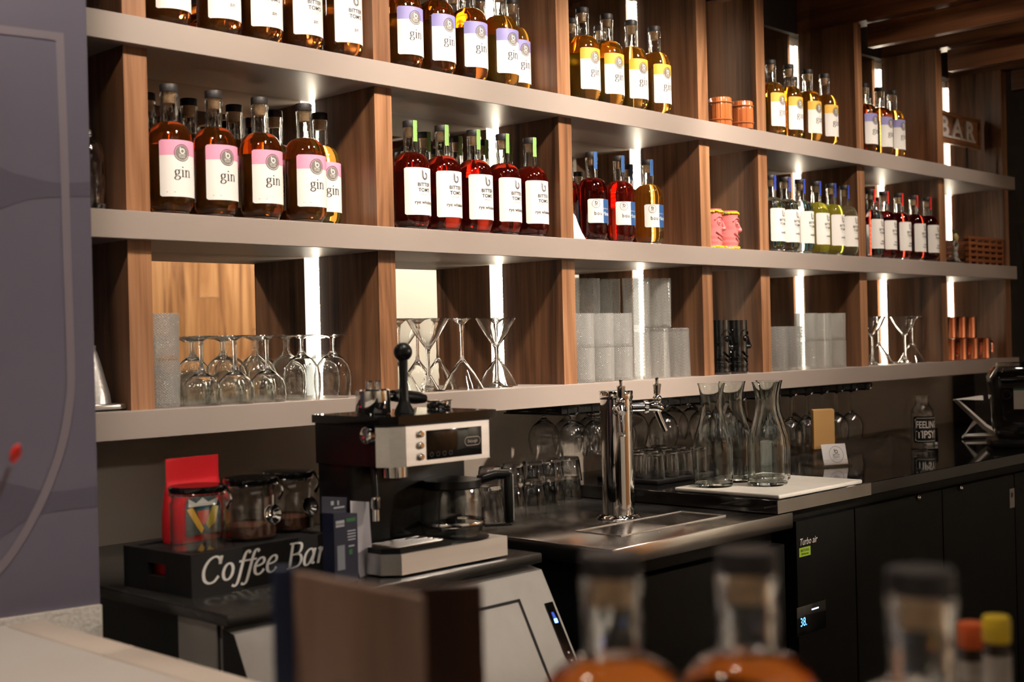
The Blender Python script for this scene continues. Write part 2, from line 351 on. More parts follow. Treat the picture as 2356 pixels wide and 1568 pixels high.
def smooth_path(P, n=6, closed=False):
    out = []; m = len(P); P = [Vector((*p, 0)) if len(p) == 2 else Vector(p) for p in P]
    for i in range(m if closed else m - 1):
        if closed: a, b, c, d = P[i - 1], P[i], P[(i + 1) % m], P[(i + 2) % m]
        else: a, b, c, d = P[max(i - 1, 0)], P[i], P[i + 1], P[min(i + 2, m - 1)]
        for k in range(n):
            t = k / n; out.append(0.5 * ((2 * b) + (c - a) * t + (2 * a - 5 * b + 4 * c - d) * t * t + (3 * b - a - 3 * c + d) * t ** 3))
    if not closed: out.append(P[-1])
    return out
# lettering: the built-in sans for small print, pen strokes for the serif words
TXT = {}
def sans(body, size, align='CENTER', sx=1.0, bold=0.0):
    key = (body, size, align, sx, bold)
    if key not in TXT:
        cu = bpy.data.curves.new('lettering', 'FONT'); cu.body = body; cu.size = size; cu.align_x = align; cu.resolution_u = 3; cu.offset = bold
        o = bpy.data.objects.new('lettering', cu); me = bpy.data.meshes.new_from_object(o)
        TXT[key] = ([(v.co.x * sx, v.co.y) for v in me.vertices], [tuple(p.vertices) for p in me.polygons])
        bpy.data.objects.remove(o); bpy.data.curves.remove(cu); bpy.data.meshes.remove(me)
    return TXT[key]
def ell(cx, cy, rx, ry, n=20): return [(cx + rx * math.cos(2 * PI * i / n), cy + ry * math.sin(2 * PI * i / n)) for i in range(n + 1)]
GLY = {
 'g': (.47, [ell(.2, .31, .13, .15), 'c', [(.3, .42), (.36, .46), (.43, .45)], [(.13, .19), (.09, .13), (.14, .08), (.28, .06), (.38, 0), (.37, -.12), (.22, -.2), (.07, -.16), (.04, -.07), (.13, .04)]]),
 'i': (.26, [[(.03, .44), (.12, .46)], [(.12, .46), (.12, 0)], [(.02, .008), (.22, .008)], [(.12, .60), (.12, .68)]]),
 'n': (.54, [[(.02, .44), (.11, .46)], [(.11, .46), (.11, 0)], [(.02, .008), (.2, .008)], [(.11, .32), (.18, .42), (.28, .455), (.36, .41), (.385, .3)], [(.385, .3), (.385, 0)], [(.3, .008), (.48, .008)]]),
 'C': (.66, [[(.57, .5), (.52, .63), (.38, .7), (.2, .64), (.08, .48), (.05, .3), (.12, .1), (.28, 0), (.45, .03), (.57, .16)], [(.58, .7), (.56, .48)]]),
 'o': (.47, [ell(.22, .23, .16, .22)]),
 'f': (.31, [[(.43, .64), (.37, .71), (.29, .68), (.24, .55), (.2, .3), (.16, .02), (.12, -.14), (.04, -.2), (-.05, -.16)], [(.08, .45), (.38, .45)]]),
 'e': (.44, [[(.06, .24), (.2, .25), (.33, .30), (.35, .39), (.28, .455), (.17, .43), (.08, .33), (.05, .2), (.09, .06), (.2, 0), (.32, .05), (.38, .13)]]),
 'B': (.62, [[(.15, .7), (.15, 0)], [(.04, .692), (.3, .692)], [(.3, .692), (.46, .66), (.5, .54), (.44, .42), (.3, .375), (.15, .375)], [(.3, .375), (.48, .34), (.55, .2), (.48, .05), (.3, .008), (.04, .008)]]),
 'a': (.50, [[(.38, .3), (.33, .42), (.22, .455), (.1, .36), (.05, .2), (.08, .05), (.17, 0), (.28, .08), (.37, .26)], [(.41, .46), (.36, .12), (.38, .03), (.46, .05)]]),
 'r': (.38, [[(.04, .42), (.13, .46)], [(.13, .46), (.10, 0)], [(.11, .25), (.17, .38), (.26, .46), (.36, .44)]]), ' ': (.30, [])}
def ribbon(path, a, b):
    vs = []; fs = []; n = len(path)
    for i, p in enumerate(path):
        t = Vector(path[min(i + 1, n - 1)]) - Vector(path[max(i - 1, 0)]); t.normalize(); nx, ny = -t.y, t.x
        h = math.hypot(a * nx, b * ny); vs += [(p[0] + nx * h, p[1] + ny * h), (p[0] - nx * h, p[1] - ny * h)]
    for i in range(n - 1): fs.append((2 * i, 2 * i + 1, 2 * i + 3, 2 * i + 2))
    return vs, fs
def serif(body, size, a=.042, b=.016, shear=0.0):
    V = []; F = []; x = 0
    for ch in body:
        adv, paths = GLY[ch]
        for p in paths:
            if p == 'c': continue
            pp = [(q.x, q.y) for q in smooth_path(p, 4)] if len(p) > 2 else p
            vs, fs = ribbon(pp, a, b); o = len(V)
            V += [((vx + x + shear * vy) * size, vy * size) for vx, vy in vs]; F += [tuple(i + o for i in f) for f in fs]
        x += adv
    w = x * size
    return [(vx - w / 2, vy) for vx, vy in V], F
def flat(mb, shape, X, mat=0):
    vs, fs = shape; return mb.add([(p[0], p[1], 0) for p in vs], fs, mat, False, X)
def wrapped(mb, shape, u0, v0, R, mat=0):
    vs, fs = shape; return mb.add([(R * math.sin((p[0] + u0) / R), -R * math.cos((p[0] + u0) / R), p[1] + v0) for p in vs], fs, mat)
def ring2(r0, r1, n=28):
    vs = [(r * math.cos(2 * PI * i / n), r * math.sin(2 * PI * i / n)) for r in (r0, r1) for i in range(n)]
    return vs, [(i, (i + 1) % n, n + (i + 1) % n, n + i) for i in range(n)]
def disc2(r, n=26):
    vs = [(0, 0)]; fs = []; K = (0.25, 0.5, 0.75, 1.0)
    for k in K: vs += [(r * k * math.cos(2 * PI * i / n), r * k * math.sin(2 * PI * i / n)) for i in range(n)]
    for i in range(n):
        j = (i + 1) % n; fs.append((0, 1 + i, 1 + j))
        for q in range(len(K) - 1): a = 1 + q * n; b = a + n; fs.append((a + i, b + i, b + j, a + j))
    return vs, fs
def patch(mb, R, half, z0, z1, mat=0, n=22, c=0.0, rb=None, rc=0.003):
    """a paper label bent round a bottle, with clipped corners"""
    vs = []; fs = []
    for j in range(2):
        for i in range(n + 1):
            u = -half + 2 * half * i / n; z = (z0, z1)[j]
            if i in (0, n): z += ((rc if rb is None else rb) if j == 0 else -rc)
            a = c + u; vs.append((R * math.sin(a), -R * math.cos(a), z))
    for i in range(n): fs.append((i, i + 1, n + 2 + i, n + 1 + i))
    return mb.add(vs, fs, mat, True)

# ------------------------------------------------------------------ room shell
m = MB().box(-4.5, 6.0, -4.3, 0.45, -0.1, 0.0); struct(m.build('floor', M_floor), 'dark floor behind the bar', 'floor')
m = MB().box(-4.5, 6.0, -4.3, 0.45, 3.0, 3.1); struct(m.build('ceiling', M_dark), 'dark ceiling above the bar', 'ceiling')
m = MB().box(-4.5, 6.0, 0.30, 0.45, 0.0, 3.0); struct(m.build('wall_back', M_wallb), 'dark taupe wall behind the shelving and counters', 'wall')
m = MB().box(4.6, 6.0, -1.2, 0.30, 0.0, 3.0); struct(m.build('wall_right', M_dark), 'dark wall beyond the far end of the shelving', 'wall')
m = MB().box(4.6, 6.0, -4.3, -1.201, 0.0, 3.0); struct(m.build('wall_corner', M_wallw), 'off-white wall across the room from the bar return', 'wall')
struct(MB().box(3.075, 4.6, 0.20, 0.298, 0.0, 2.998).build('trim_3', M_dark), 'dark panel past the end of the shelving', 'trim')
m = MB().box(-4.6, -4.5, -4.3, 0.45, 0.0, 3.0); struct(m.build('wall_side', M_wallw), 'off-white wall far behind the bar return', 'wall')
wf = struct(MB().box(-4.5, 6.0, -4.45, -4.3, 0.0, 3.0).build('wall_front', M_wallw), 'off-white wall opposite the shelving, seen in its mirrors', 'wall')
x = 0.4
while x < 3.15:                                            # the plank cladding that the mirrors show
    w = random.choice((0.11, 0.14, 0.17)); zc = random.uniform(0.8, 2.1)
    for z0, z1 in ((0.0, zc), (zc + 0.003, 2.30)):
        MB().box(-w / 2 + 0.001, w / 2 - 0.001, 0, 0.02 + random.uniform(0, 0.004), z0, z1).build('plank', M_plank, wf, (x + w / 2, -4.3, 0))
    x += w
struct(MB().box(-4.5, 4.6, -4.298, -3.9, 2.31, 2.998).build('trim_2', M_dark), 'dark bulkhead over the wall opposite the shelving', 'trim')
# purple mural wall and its white base, turned a little towards the bar
WA = R_(-8.5); WD = Vector((math.cos(WA), math.sin(WA), 0)); WN = Vector((math.sin(WA), -math.cos(WA), 0)); WE = Vector((-1.28, -0.30, 0))
def wpt(s, z, off=0.0): p = WE + WD * s + WN * off; return (p.x, p.y, z)
def wall_prism(mb, z0, z1, off, s_end):
    a = wpt(s_end, 0, off); b = wpt(-2.2, 0, off)
    return mb.prism([(a[0], a[1]), (a[0] + 0.0, 0.298), (b[0], 0.298), (b[0], b[1])], z0, z1)
wl = struct(wall_prism(MB(), 1.016, 2.98, 0.0, 0.0).build('wall_left', M_purple), 'dusky purple mural wall at the near end of the shelving', 'wall')
struct(wall_prism(MB(), 0.0, 1.0155, 0.006, 0.001).build('baseboard_left', M_stucco), 'white stucco base under the purple mural wall', 'wall')
def wall_ribbon(pts, w, name, mat, off=0.0012):
    P = [(p.x, p.y) for p in smooth_path(pts, 6)]; vs, fs = ribbon(P, w / 2, w / 2)
    MB().add([wpt(v[0], v[1], off) for v in vs], fs).build(name, mat, wl)
wall_ribbon([(-1.2, 1.9225), (-0.6, 1.9225), (-0.135, 1.9225), (-0.045, 1.9226)], 0.013, 'painted_stripe', M_stripe)
wall_ribbon([(-0.044, 1.929), (-0.0415, 1.77), (-0.040, 1.5666), (-0.0385, 1.3936), (-0.0425, 1.3385), (-0.0568, 1.2704), (-0.0856, 1.1974), (-0.1203, 1.1365), (-0.1538, 1.0934), (-0.22, 1.03)], 0.013, 'painted_stripe', M_stripe, 0.0016)
for top, bot in (([(-0.6, 1.90), (-0.3, 1.775), (-0.1398, 1.7089), (-0.1007, 1.6978), (-0.0538, 1.6903), (-0.0005, 1.6946)], [(-0.6, 1.50), (-0.3, 1.585), (-0.1413, 1.6451), (-0.1083, 1.6587), (-0.0747, 1.6651), (-0.0005, 1.6708)]),
                 ([(-0.5, 1.36), (-0.3, 1.28), (-0.1508, 1.2268), (-0.125, 1.2178), (-0.072, 1.203), (-0.0005, 1.2055)], [(-0.5, 1.05), (-0.3, 1.09), (-0.1528, 1.1401), (-0.1264, 1.154), (-0.0862, 1.1702), (-0.0005, 1.1727)])):
    A = smooth_path(top, 6); B = smooth_path(bot, 6); n = len(A)
    MB().add([wpt(p.x, p.y, 0.0006) for p in A] + [wpt(p.x, p.y, 0.0006) for p in B], [(i, i + 1, n + i + 1, n + i) for i in range(n - 1)]).build('painted_band', M_purple_d, wl)

# ------------------------------------------------------------------ shelving
ZA, ZB, ZC = 2.0635, 1.6891, 1.3069; TH = 0.0542
XD = [-1.0345, -0.4085, 0.2174, 0.8434, 1.1572, 1.7797, 2.404, 2.998]; TD = 0.051
YM = 0.264
sh = thing('wall_shelving', 'long walnut and taupe bar shelving with mirrored lit bays', 'shelving')
for z in (ZA, ZB, ZC):
    MB().box(-1.35, 3.068, 0.0, 0.272, z - TH, z, bev=0.0012, seg=1).build('shelf_board', M_shelf, sh)
DIVM = {}
for z0, z1 in ((ZC, ZB - TH), (ZB, ZA - TH), (ZA, 2.51)):
    for x in XD:
        k = round(z1 - z0, 4)
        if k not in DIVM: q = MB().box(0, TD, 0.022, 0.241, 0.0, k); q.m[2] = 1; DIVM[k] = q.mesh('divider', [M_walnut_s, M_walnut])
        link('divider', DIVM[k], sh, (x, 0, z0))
    lo = -1.6
    for i, x in enumerate(XD):
        if i == 4: lo = XD[3] + TD; hi = x
        else: hi = x - 0.026
        zt = min(z1, 2.507)
        if i != 4 and i != 0 or True:
            MB().box(lo, hi, YM, YM + 0.006, z0, zt).build('mirror_panel', M_mirror, sh)
        if i not in (0, 4):
            top = min(z1, 2.470)
            MB().box(x - 0.0255, x + 0.004, YM + 0.001, YM + 0.005, z0, top).build('led_diffuser', M_ledp, sh)
            MB().box(x + 0.006, x + 0.020, YM - 0.004, YM + 0.004, z0, top).build('led_tape', M_led, sh)
        lo = x + 0.036
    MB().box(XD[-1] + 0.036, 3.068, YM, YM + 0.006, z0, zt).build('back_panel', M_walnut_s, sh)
# ceiling beams: a web board under a wider cap, one at each divider
for i, x in enumerate(XD):
    if i == 4: continue
    b = MB(); b.box(x + TD + 0.002, x + TD + 0.04, -3.2, 0.0 - 0.002, 2.4256, 2.508); b.box(x + 0.012, x + TD + 0.05, -3.2, 0.26, 2.512, 2.70)
    struct(b.build('beam', M_walnut_y), 'walnut ceiling beam running out over the bar', 'beam')
struct(MB().box(1.0, 3.068, 0.255, 0.296, 2.512, 2.98).build('trim_1', M_dark), 'dark panel above the mirrors', 'trim')

# ------------------------------------------------------------------ bottles
BR, BH = 0.0455, 0.266
ORD = ['first', 'second', 'third', 'fourth', 'fifth', 'sixth', 'seventh', 'eighth', 'ninth', 'tenth']
me_liq = {}
def liquid_mesh(kind):
    if kind not in me_liq:
        p = [(0, 0.013), (0.026, 0.0086), (0.0315, 0.0082), (0.0372, 0.0112), (0.0418, 0.0168), (0.0446, 0.025), (0.0455, 0.035), (0.0455, 0.146), (0.0449, 0.156), (0.0432, 0.165), (0.0400, 0.1735), (0.0350, 0.1805), (0.0290, 0.1855), (0.0225, 0.1885), (0.0172, 0.190), (0, 0.1902)]
        me_liq[kind] = MB().lathe(p, 40).mesh('spirit', LIQ[kind])
    return me_liq[kind]
def neck_mesh():
    mb = MB(); mb2 = MB()
    base = [(0, 0.005), (0.022, 0.003), (0.026, 0.0), (0.0300, 0.0006), (0.0352, 0.0050), (0.0368, 0.0100), (0.0310, 0.0076), (0.0255, 0.0080), (0, 0.0120)]
    mb2.lathe(base, 36)
    out = [(0.0176, 0.1908), (0.0174, 0.20), (0.0178, 0.215), (0.0174, 0.232), (0.0184, 0.240), (0.0186, 0.246), (0.0178, 0.2498)]
    inn = [(0.0128, 0.2498), (0.0124, 0.240), (0.0124, 0.20), (0.0126, 0.1915)]
    mb.lathe(out + inn, 28, loop=True, wob=lambda a, z: 0.0004 * math.sin(a * 5 + z * 500))
    return mb.mesh('glass_neck', M_neck), mb2.mesh('glass_base', M_glass)
me_neck, me_foot = neck_mesh()
me_cork = MB().lathe([(0, 0.228), (0.0114, 0.228), (0.0118, 0.2500), (0, 0.2500)], 20).mesh('cork', M_cork)
capp = [(0, 0.2502), (0.0176, 0.2502), (0.0181, 0.2515), (0.0181, 0.2645), (0.0172, 0.266), (0, 0.266)]
me_cap = MB().lathe(capp, 26).mesh('cap', M_cap); me_capb = MB().lathe(capp, 26).mesh('cap', M_capb)
def strip_mesh(name, mat):
    mb = MB(); r = 0.0196; hw = 0.34
    rows = [(0.001, 0.2668), (0.012, 0.2668), (0.0196, 0.2660), (0.0196, 0.25), (0.0192, 0.24), (0.0192, 0.215)]
    n = 4; vs = []; fs = []
    for (rr, z) in rows:
        for i in range(n + 1):
            u = (-1 + 2 * i / n) * hw * r
            a = u / r; vs.append((r * math.sin(a), -rr * math.cos(a) if rr > 0.013 else -rr, z))
    for j in range(len(rows) - 1):
        for i in range(n): fs.append((j * (n + 1) + i, j * (n + 1) + i + 1, (j + 1) * (n + 1) + i + 1, (j + 1) * (n + 1) + i))
    mb.add(vs, fs, 0, True); return mb.mesh(name, mat)
ME_STRIP = {k: strip_mesh('seal_strip', TINT[k]) for k in ('green', 'blue', 'royal', 'red')}
RL = BR + 0.0006
def badge(mb, u, v, s=1.0, R=RL + 0.0003, fill=True):
    if fill: wrapped(mb, disc2(0.0128 * s), u, v, R, 1)
    wrapped(mb, ring2(0.0140 * s, 0.0152 * s), u, v, R + 0.0001, 0)
    wrapped(mb, ring2(0.0030 * s, 0.0050 * s, 16), u + 0.0006 * s, v + 0.0030 * s, R + 0.0002, 2 if fill else 0)
    wrapped(mb, ([(-0.0044 * s, 0.002 * s), (-0.0026 * s, 0.002 * s), (-0.0026 * s, 0.010 * s), (-0.0044 * s, 0.010 * s)], [(0, 1, 2, 3)]), u, v, R + 0.0002, 2 if fill else 0)
    wrapped(mb, sans('BITTER', 0.0042 * s), u, v - 0.0052 * s, R + 0.0002, 2 if fill else 0); wrapped(mb, sans("TOM'S", 0.0042 * s), u, v - 0.0092 * s, R + 0.0002, 2 if fill else 0)
def logo_b(mb, u, v, s, R, mat=0):
    """the double-lined letter b with speed dots"""
    for k, w in ((0.0, 1.0), (0.0022, 0.72)):
        p = [(-0.0055 + k, 0.012 - k * 1.2), (-0.0055 + k, 0.0), (-0.0050 + k, -0.0042 + k * .6), (-0.001, -0.0085 + k), (0.0035, -0.0082 + k), (0.0072 - k, -0.0045), (0.0078 - k, 0.0005), (0.0060 - k, 0.0042 - k * .5), (0.0025, 0.0058 - k)]
        vs, fs = ribbon([(q.x * s, q.y * s) for q in smooth_path(p, 5)], 0.00068 * s, 0.00068 * s); wrapped(mb, (vs, fs), u, v, R, mat)
    for dx, dy in ((-0.0085, 0.007), (-0.0085, 0.0035)): wrapped(mb, disc2(0.0007 * s, 10), u + dx * s, v + dy * s, R, mat)
def bar2(w, h): return [(-w / 2, -h / 2), (w / 2, -h / 2), (w / 2, h / 2), (-w / 2, h / 2)], [(0, 1, 2, 3)]
LABELS = {}
def label_set(kind):
    """(label mesh, print mesh, back label mesh)"""
    if kind in LABELS: return LABELS[kind]
    lab = MB(); pr = MB(); back = MB(); R2 = RL + 0.0004; mats = [M_paper]; pm = [M_ink, M_badge, M_white]
    if kind in ('pink', 'lilac', 'yellow'):
        z0, z1 = 0.036, 0.149; zb = z1 - 0.27 * (z1 - z0)
        patch(lab, RL, 1.04, z0, z1); patch(lab, RL + 0.0002, 1.038, zb, z1 - 0.0001, 1, rb=0); mats.append(TINT[kind])
        badge(pr, -0.002, 0.1235, 1.12, R2); wrapped(pr, serif('gin', 0.0300, a=.048, b=.019), 0.0, 0.0755, R2, 3)
        wrapped(pr, bar2(0.074, 0.0004), 0, 0.053, R2, 1); wrapped(pr, bar2(0.018, 0.0009), -0.026, 0.045, R2, 1)
        patch(back, RL, 0.9, z0, z1, 0, c=PI); bm = TINT['teal']; pm = [M_inkgrey, M_badge, M_white, M_inkgrey]
    elif kind == 'bourbon':
        z0, z1 = 0.054, 0.124
        patch(lab, RL, 1.0, z0, z1); mats.append(TINT['blue'])
        patch(lab, RL + 0.0002, 0.47, z0, z1, 1, c=0.529)
        badge(pr, -0.021, 0.110, 0.82, R2, fill=False)
        for ch, u, c in zip('bourbon', (-0.0275, -0.0185, -0.0095, 0.0005, 0.0075, 0.0160, 0.0250), (0, 0, 0, 2, 2, 2, 2)): wrapped(pr, sans(ch, 0.0165, 'LEFT', 0.85, 0.0002), u, 0.0765, R2, c)
        wrapped(pr, sans('BITTER TOMS', 0.0042, 'LEFT'), 0.002, 0.0945, R2, 2)
        for k, w in enumerate((0.036, 0.030, 0.034)): wrapped(pr, bar2(w, 0.0009), 0.021, 0.0715 - k * 0.0042, R2, 2)
        wrapped(pr, bar2(0.03, 0.0005), -0.018, 0.0715, R2, 1); patch(back, RL, 0.55, z0, z1, 0, c=-2.3); bm = TINT['blue']
    else:
        z0, z1 = 0.036, 0.149
        patch(lab, RL, 1.08, z0, z1); logo_b(pr, 0.002, 0.1305, 1.12, R2)
        wrapped(pr, sans('BITTER', 0.0120, 'CENTER', 1.05, 0.00022), 0.002, 0.1045, R2); wrapped(pr, sans("TOM'S", 0.0120, 'CENTER', 1.05, 0.00022), 0.002, 0.0915, R2)
        wrapped(pr, sans('DISTILLERY', 0.0036, 'CENTER', 1.3), 0.002, 0.0845, R2, 1)
        words = {'rye': ['rye whiskey'], 'vodka': ['vodka'], 'zin': ['zin'], 'redstrip': ['maple', 'bourbon']}[kind]
        for k, w in enumerate(words): wrapped(pr, sans(w, 0.0118 if kind != 'redstrip' else 0.0092, 'CENTER', 1.0, 0.00018), 0.003, 0.0625 - k * 0.0105, R2, 3)
        wrapped(pr, bar2(0.012, 0.0006), 0.003, 0.0555 if kind != 'redstrip' else 0.047, R2, 1); wrapped(pr, bar2(0.06, 0.0004), 0, 0.043, R2, 1)
        patch(back, RL, 0.75, z0, z1, 0, c=PI); bm = TINT['dgreen' if kind == 'rye' else 'teal']; pm = [M_ink, M_badge, M_white, M_inkgrey]
    LABELS[kind] = (lab.mesh('label', mats), pr.mesh('lettering', pm), back.mesh('back_label', bm)); return LABELS[kind]
PROTO = {}
def bottle(kind, liq, loc, label, group, strip=None, scale=1.0, rot=0.0, black_cap=False, plainb=False, name='spirit_bottle'):
    key = (kind, liq, strip, black_cap)
    if key not in PROTO:
        t = thing(name, label, 'bottle', loc)
        link('spirit', liquid_mesh(liq), t); link('glass_neck', me_neck, t); link('glass_base', me_foot, t); link('cork', me_cork, t); link('cap', me_capb if black_cap else me_cap, t)
        if kind:
            a, b, c = label_set(kind); lo = link('label', a, t); link('lettering', b, lo); link('back_label', c, t)
        if strip: link('seal_strip', ME_STRIP[strip], t)
        PROTO[key] = t
    else: t = copy_tree(PROTO[key])
    t.location = loc; t.rotation_euler = (0, 0, rot); t.scale = (scale,) * 3; tag(t, label, 'bottle', group); return t
FROM = 'from the purple wall'
def brow(kind, liq, xs, y, z, what, group, strip=None, scale=1.0, black=False):
    for i, x in enumerate(xs):
        l = liq[i] if isinstance(liq, (list, tuple)) else liq
        bottle(kind, l, (x, y, z), f'{ORD[i]} {what} {FROM}', group, strip, scale, rot=random.uniform(-.05, .05) - (0.18 if kind == 'bourbon' else 0.0), black_cap=black)
e = 0.0003
brow('zin', ['amber'] * 5, [-0.905, -0.785, -0.679, -0.571, -0.458], 0.070, ZA + e, 'white-label amber bottle on the top shelf,', 'white-label bottles on the top shelf')
brow('lilac', ['amber', 'amber', 'amber', 'gold'], [-0.272, -0.166, -0.055, 0.057], 0.070, ZA + e, 'lavender-label gin above the rye, front row,', 'lavender-label gin bottles above the rye')
for i, (x, y) in enumerate([(-0.015, 0.168), (0.080, 0.170), (0.166, 0.130)]):
    bottle('lilac', 'gold', (x, y, ZA + e), f'{ORD[i]} lavender-label gin above the rye, back row, {FROM}', 'lavender-label gin bottles above the rye', rot=0.03)
brow('yellow', 'gold', [0.380, 0.484, 0.592, 0.701], 0.070, ZA + e, 'yellow-label gin above the bourbon, front row,', 'yellow-label gin bottles above the bourbon')
brow('yellow', 'gold', [0.446, 0.572], 0.168, ZA + e, 'yellow-label gin above the bourbon, back row,', 'yellow-label gin bottles above the bourbon')
brow('yellow', 'gold', [1.318, 1.427, 1.545, 1.656], 0.070, ZA + e, 'yellow-label gin above the vodka, front row,', 'yellow-label gin bottles above the vodka', scale=0.96)
bottle('yellow', 'gold', (1.612, 0.168, ZA + e), 'lone yellow-label gin bottle behind the others above the vodka', 'yellow-label gin bottles above the vodka', scale=0.96)
brow('lilac', ['amber', 'amber', 'gold'], [1.932, 2.045, 2.141], 0.070, ZA + e, 'lavender-label gin above the red-strip bottles, front row,', 'lavender-label gin bottles above the red-strip bottles', scale=0.97)
bottle('lilac', 'amber', (2.127, 0.168, ZA + e), 'lone lavender-label gin bottle behind the others above the red-strip bottles', 'lavender-label gin bottles above the red-strip bottles', scale=0.97)
brow('pink', ['amber', 'amber', 'amber', 'amber'], [-0.909, -0.804, -0.690, -0.573], 0.068, ZB + e, 'pink-label gin bottle, front row,', 'pink-label gin bottles')
for i, x in enumerate([-0.898, -0.798, -0.684, -0.577]):
    bottle('pink', 'amber', (x, 0.172, ZB + e), f'{ORD[i]} black-capped pink-label gin, back row, {FROM}', 'pink-label gin bottles', black_cap=True)
bottle('pink', 'gold', (-0.478, 0.135, ZB + e), 'black-capped pink-label gin bottle nearest the lit strip', 'pink-label gin bottles', black_cap=True)
brow('rye', 'ruby', [-0.261, -0.158, -0.050, 0.053, 0.155], 0.068, ZB + e, 'rye whiskey bottle with green strip, front row,', 'rye whiskey bottles', 'green', 0.985)
brow('rye', 'ruby', [-0.125, -0.015, 0.080, 0.170], 0.170, ZB + e, 'rye whiskey bottle with green strip, back row,', 'rye whiskey bottles', 'green', 0.985)
brow('bourbon', ['dark', 'ruby', 'gold'], [0.402, 0.521, 0.652], 0.068, ZB + e, 'bourbon bottle with blue strip, front row,', 'bourbon bottles', 'blue', 0.93)
brow('bourbon', 'dark', [0.415, 0.683], 0.168, ZB + e, 'bourbon bottle with blue strip, back row,', 'bourbon bottles', 'blue', 0.93)
for x, l, lab in zip([1.268, 1.354, 1.445, 1.546, 1.645, 1.735], ['clear', 'clear', 'clear', 'lemon', 'lemon', 'pale'], ['first clear vodka bottle', 'second clear vodka bottle', 'third clear vodka bottle', 'first bright yellow vodka bottle', 'second bright yellow vodka bottle', 'pale yellow vodka bottle']):
    yy = 0.048
    bottle('vodka', l, (x, yy, ZB + e), f'{lab} with blue strip, counting {FROM}', 'vodka bottles', 'royal', 0.935)
bottle('vodka', 'clear', (1.640, 0.168, ZB + e), 'clear vodka bottle in the back row behind the yellow ones', 'vodka bottles', 'royal', 0.935)
for i, (x, l) in enumerate(zip([1.920, 2.018, 2.130, 2.247, 2.356], ['clear', 'dark', 'dark', 'dark', 'dark'])):
    bottle('redstrip', l, (x, 0.048, ZB + e), ('clear-filled bottle with red strip beside the vodka bay' if i == 0 else f'{ORD[i-1]} dark bottle with red strip {FROM}'), 'red-strip bottles', 'red', 0.93)
bottle('redstrip', 'dark', (2.185, 0.172, ZB + e), 'dark bottle with red strip standing alone in the back row', 'red-strip bottles', 'red', 0.93)

# ------------------------------------------------------------------ glassware
def glass_copies(proto_fn):
    c = {}
    def put(loc, label, group=None, rot=0.0, flip=False, scale=1.0):
        if 'o' not in c: t = proto_fn(); c['o'] = t
        else: t = copy_tree(c['o'])
        t.location = loc; t.rotation_euler = (PI if flip else 0, 0, rot); t.scale = (scale,) * 3
        tag(t, label, 'glass', group); return t
    return put
def shell(out, th, foot=0.0):
    """closed thin-walled vessel from an outer profile (bottom to rim)"""
    inn = [(max(r - th, 0.0), z + (foot if i == 0 else 0)) for i, (r, z) in enumerate(out)]
    return [(0, out[0][1])] + out + [(out[-1][0] - th, out[-1][1])] + list(reversed([(r, max(z, out[0][1] + foot)) for r, z in inn[1:-1]])) + [(0, out[0][1] + foot)]
def mk(name, prof, mat, seg=36, **k):
    def f(): return MB().lathe(prof, seg, **k).build(name, mat)
    return f
p_wine = [(0, 0.0), (0.034, 0.0), (0.0345, 0.0012), (0.018, 0.003), (0.006, 0.008), (0.0048, 0.020), (0.0055, 0.034), (0.010, 0.042), (0.024, 0.052), (0.035, 0.066), (0.0405, 0.085), (0.0415, 0.105), (0.0400, 0.125), (0.0370, 0.140),
          (0.0362, 0.140), (0.0391, 0.125), (0.0405, 0.105), (0.0395, 0.085), (0.034, 0.067), (0.023, 0.0535), (0.009, 0.0455), (0, 0.044)]
p_goblet = [(0, 0.0), (0.037, 0.0), (0.0375, 0.0012), (0.016, 0.003), (0.005, 0.010), (0.0042, 0.035), (0.0042, 0.060), (0.008, 0.072), (0.022, 0.082), (0.033, 0.094), (0.0385, 0.110), (0.0385, 0.128), (0.0375, 0.141),
            (0.0367, 0.141), (0.0375, 0.128), (0.0375, 0.110), (0.032, 0.0955), (0.021, 0.0835), (0.007, 0.0755), (0, 0.074)]
p_mart = [(0, 0.0), (0.040, 0.0), (0.0405, 0.0014), (0.020, 0.004), (0.0075, 0.014), (0.0048, 0.035), (0.0042, 0.085), (0.0055, 0.100), (0.012, 0.110), (0.030, 0.135), (0.050, 0.170), (0.0535, 0.1755),
          (0.0522, 0.1755), (0.0488, 0.1705), (0.029, 0.1365), (0.011, 0.1135), (0.004, 0.106), (0, 0.1045)]
put_wine = glass_copies(mk('stemmed_glass', p_wine, M_thin)); put_goblet = glass_copies(mk('goblet', p_goblet, M_thin)); put_wine1 = glass_copies(mk('stemmed_glass', p_wine, M_glass)); put_goblet1 = glass_copies(mk('goblet', p_goblet, M_glass)); put_mart = glass_copies(mk('martini_glass', p_mart, M_glass))
def tumbler(name, R, H, th, mat, rim_plain=0.0, taper=0.94):
    def f():
        return MB().lathe(shell([(R * taper - 0.003, 0), (R * taper, 0.003), (R, H * 0.9), (R, H)], th, 0.010), 40).build(name, mat)
    return glass_copies(f)
put_dots = tumbler('beaded_tumbler', 0.0375, 0.0932, 0.0032, M_dots, taper=0.97); put_herr = tumbler('herringbone_tumbler', 0.0395, 0.1440, 0.003, M_herr, taper=0.95)
put_rock = tumbler('plain_tumbler', 0.0345, 0.0640, 0.0024, M_glass, taper=0.80); put_shot = tumbler('small_tumbler', 0.0270, 0.0700, 0.0026, M_glass, taper=0.86)
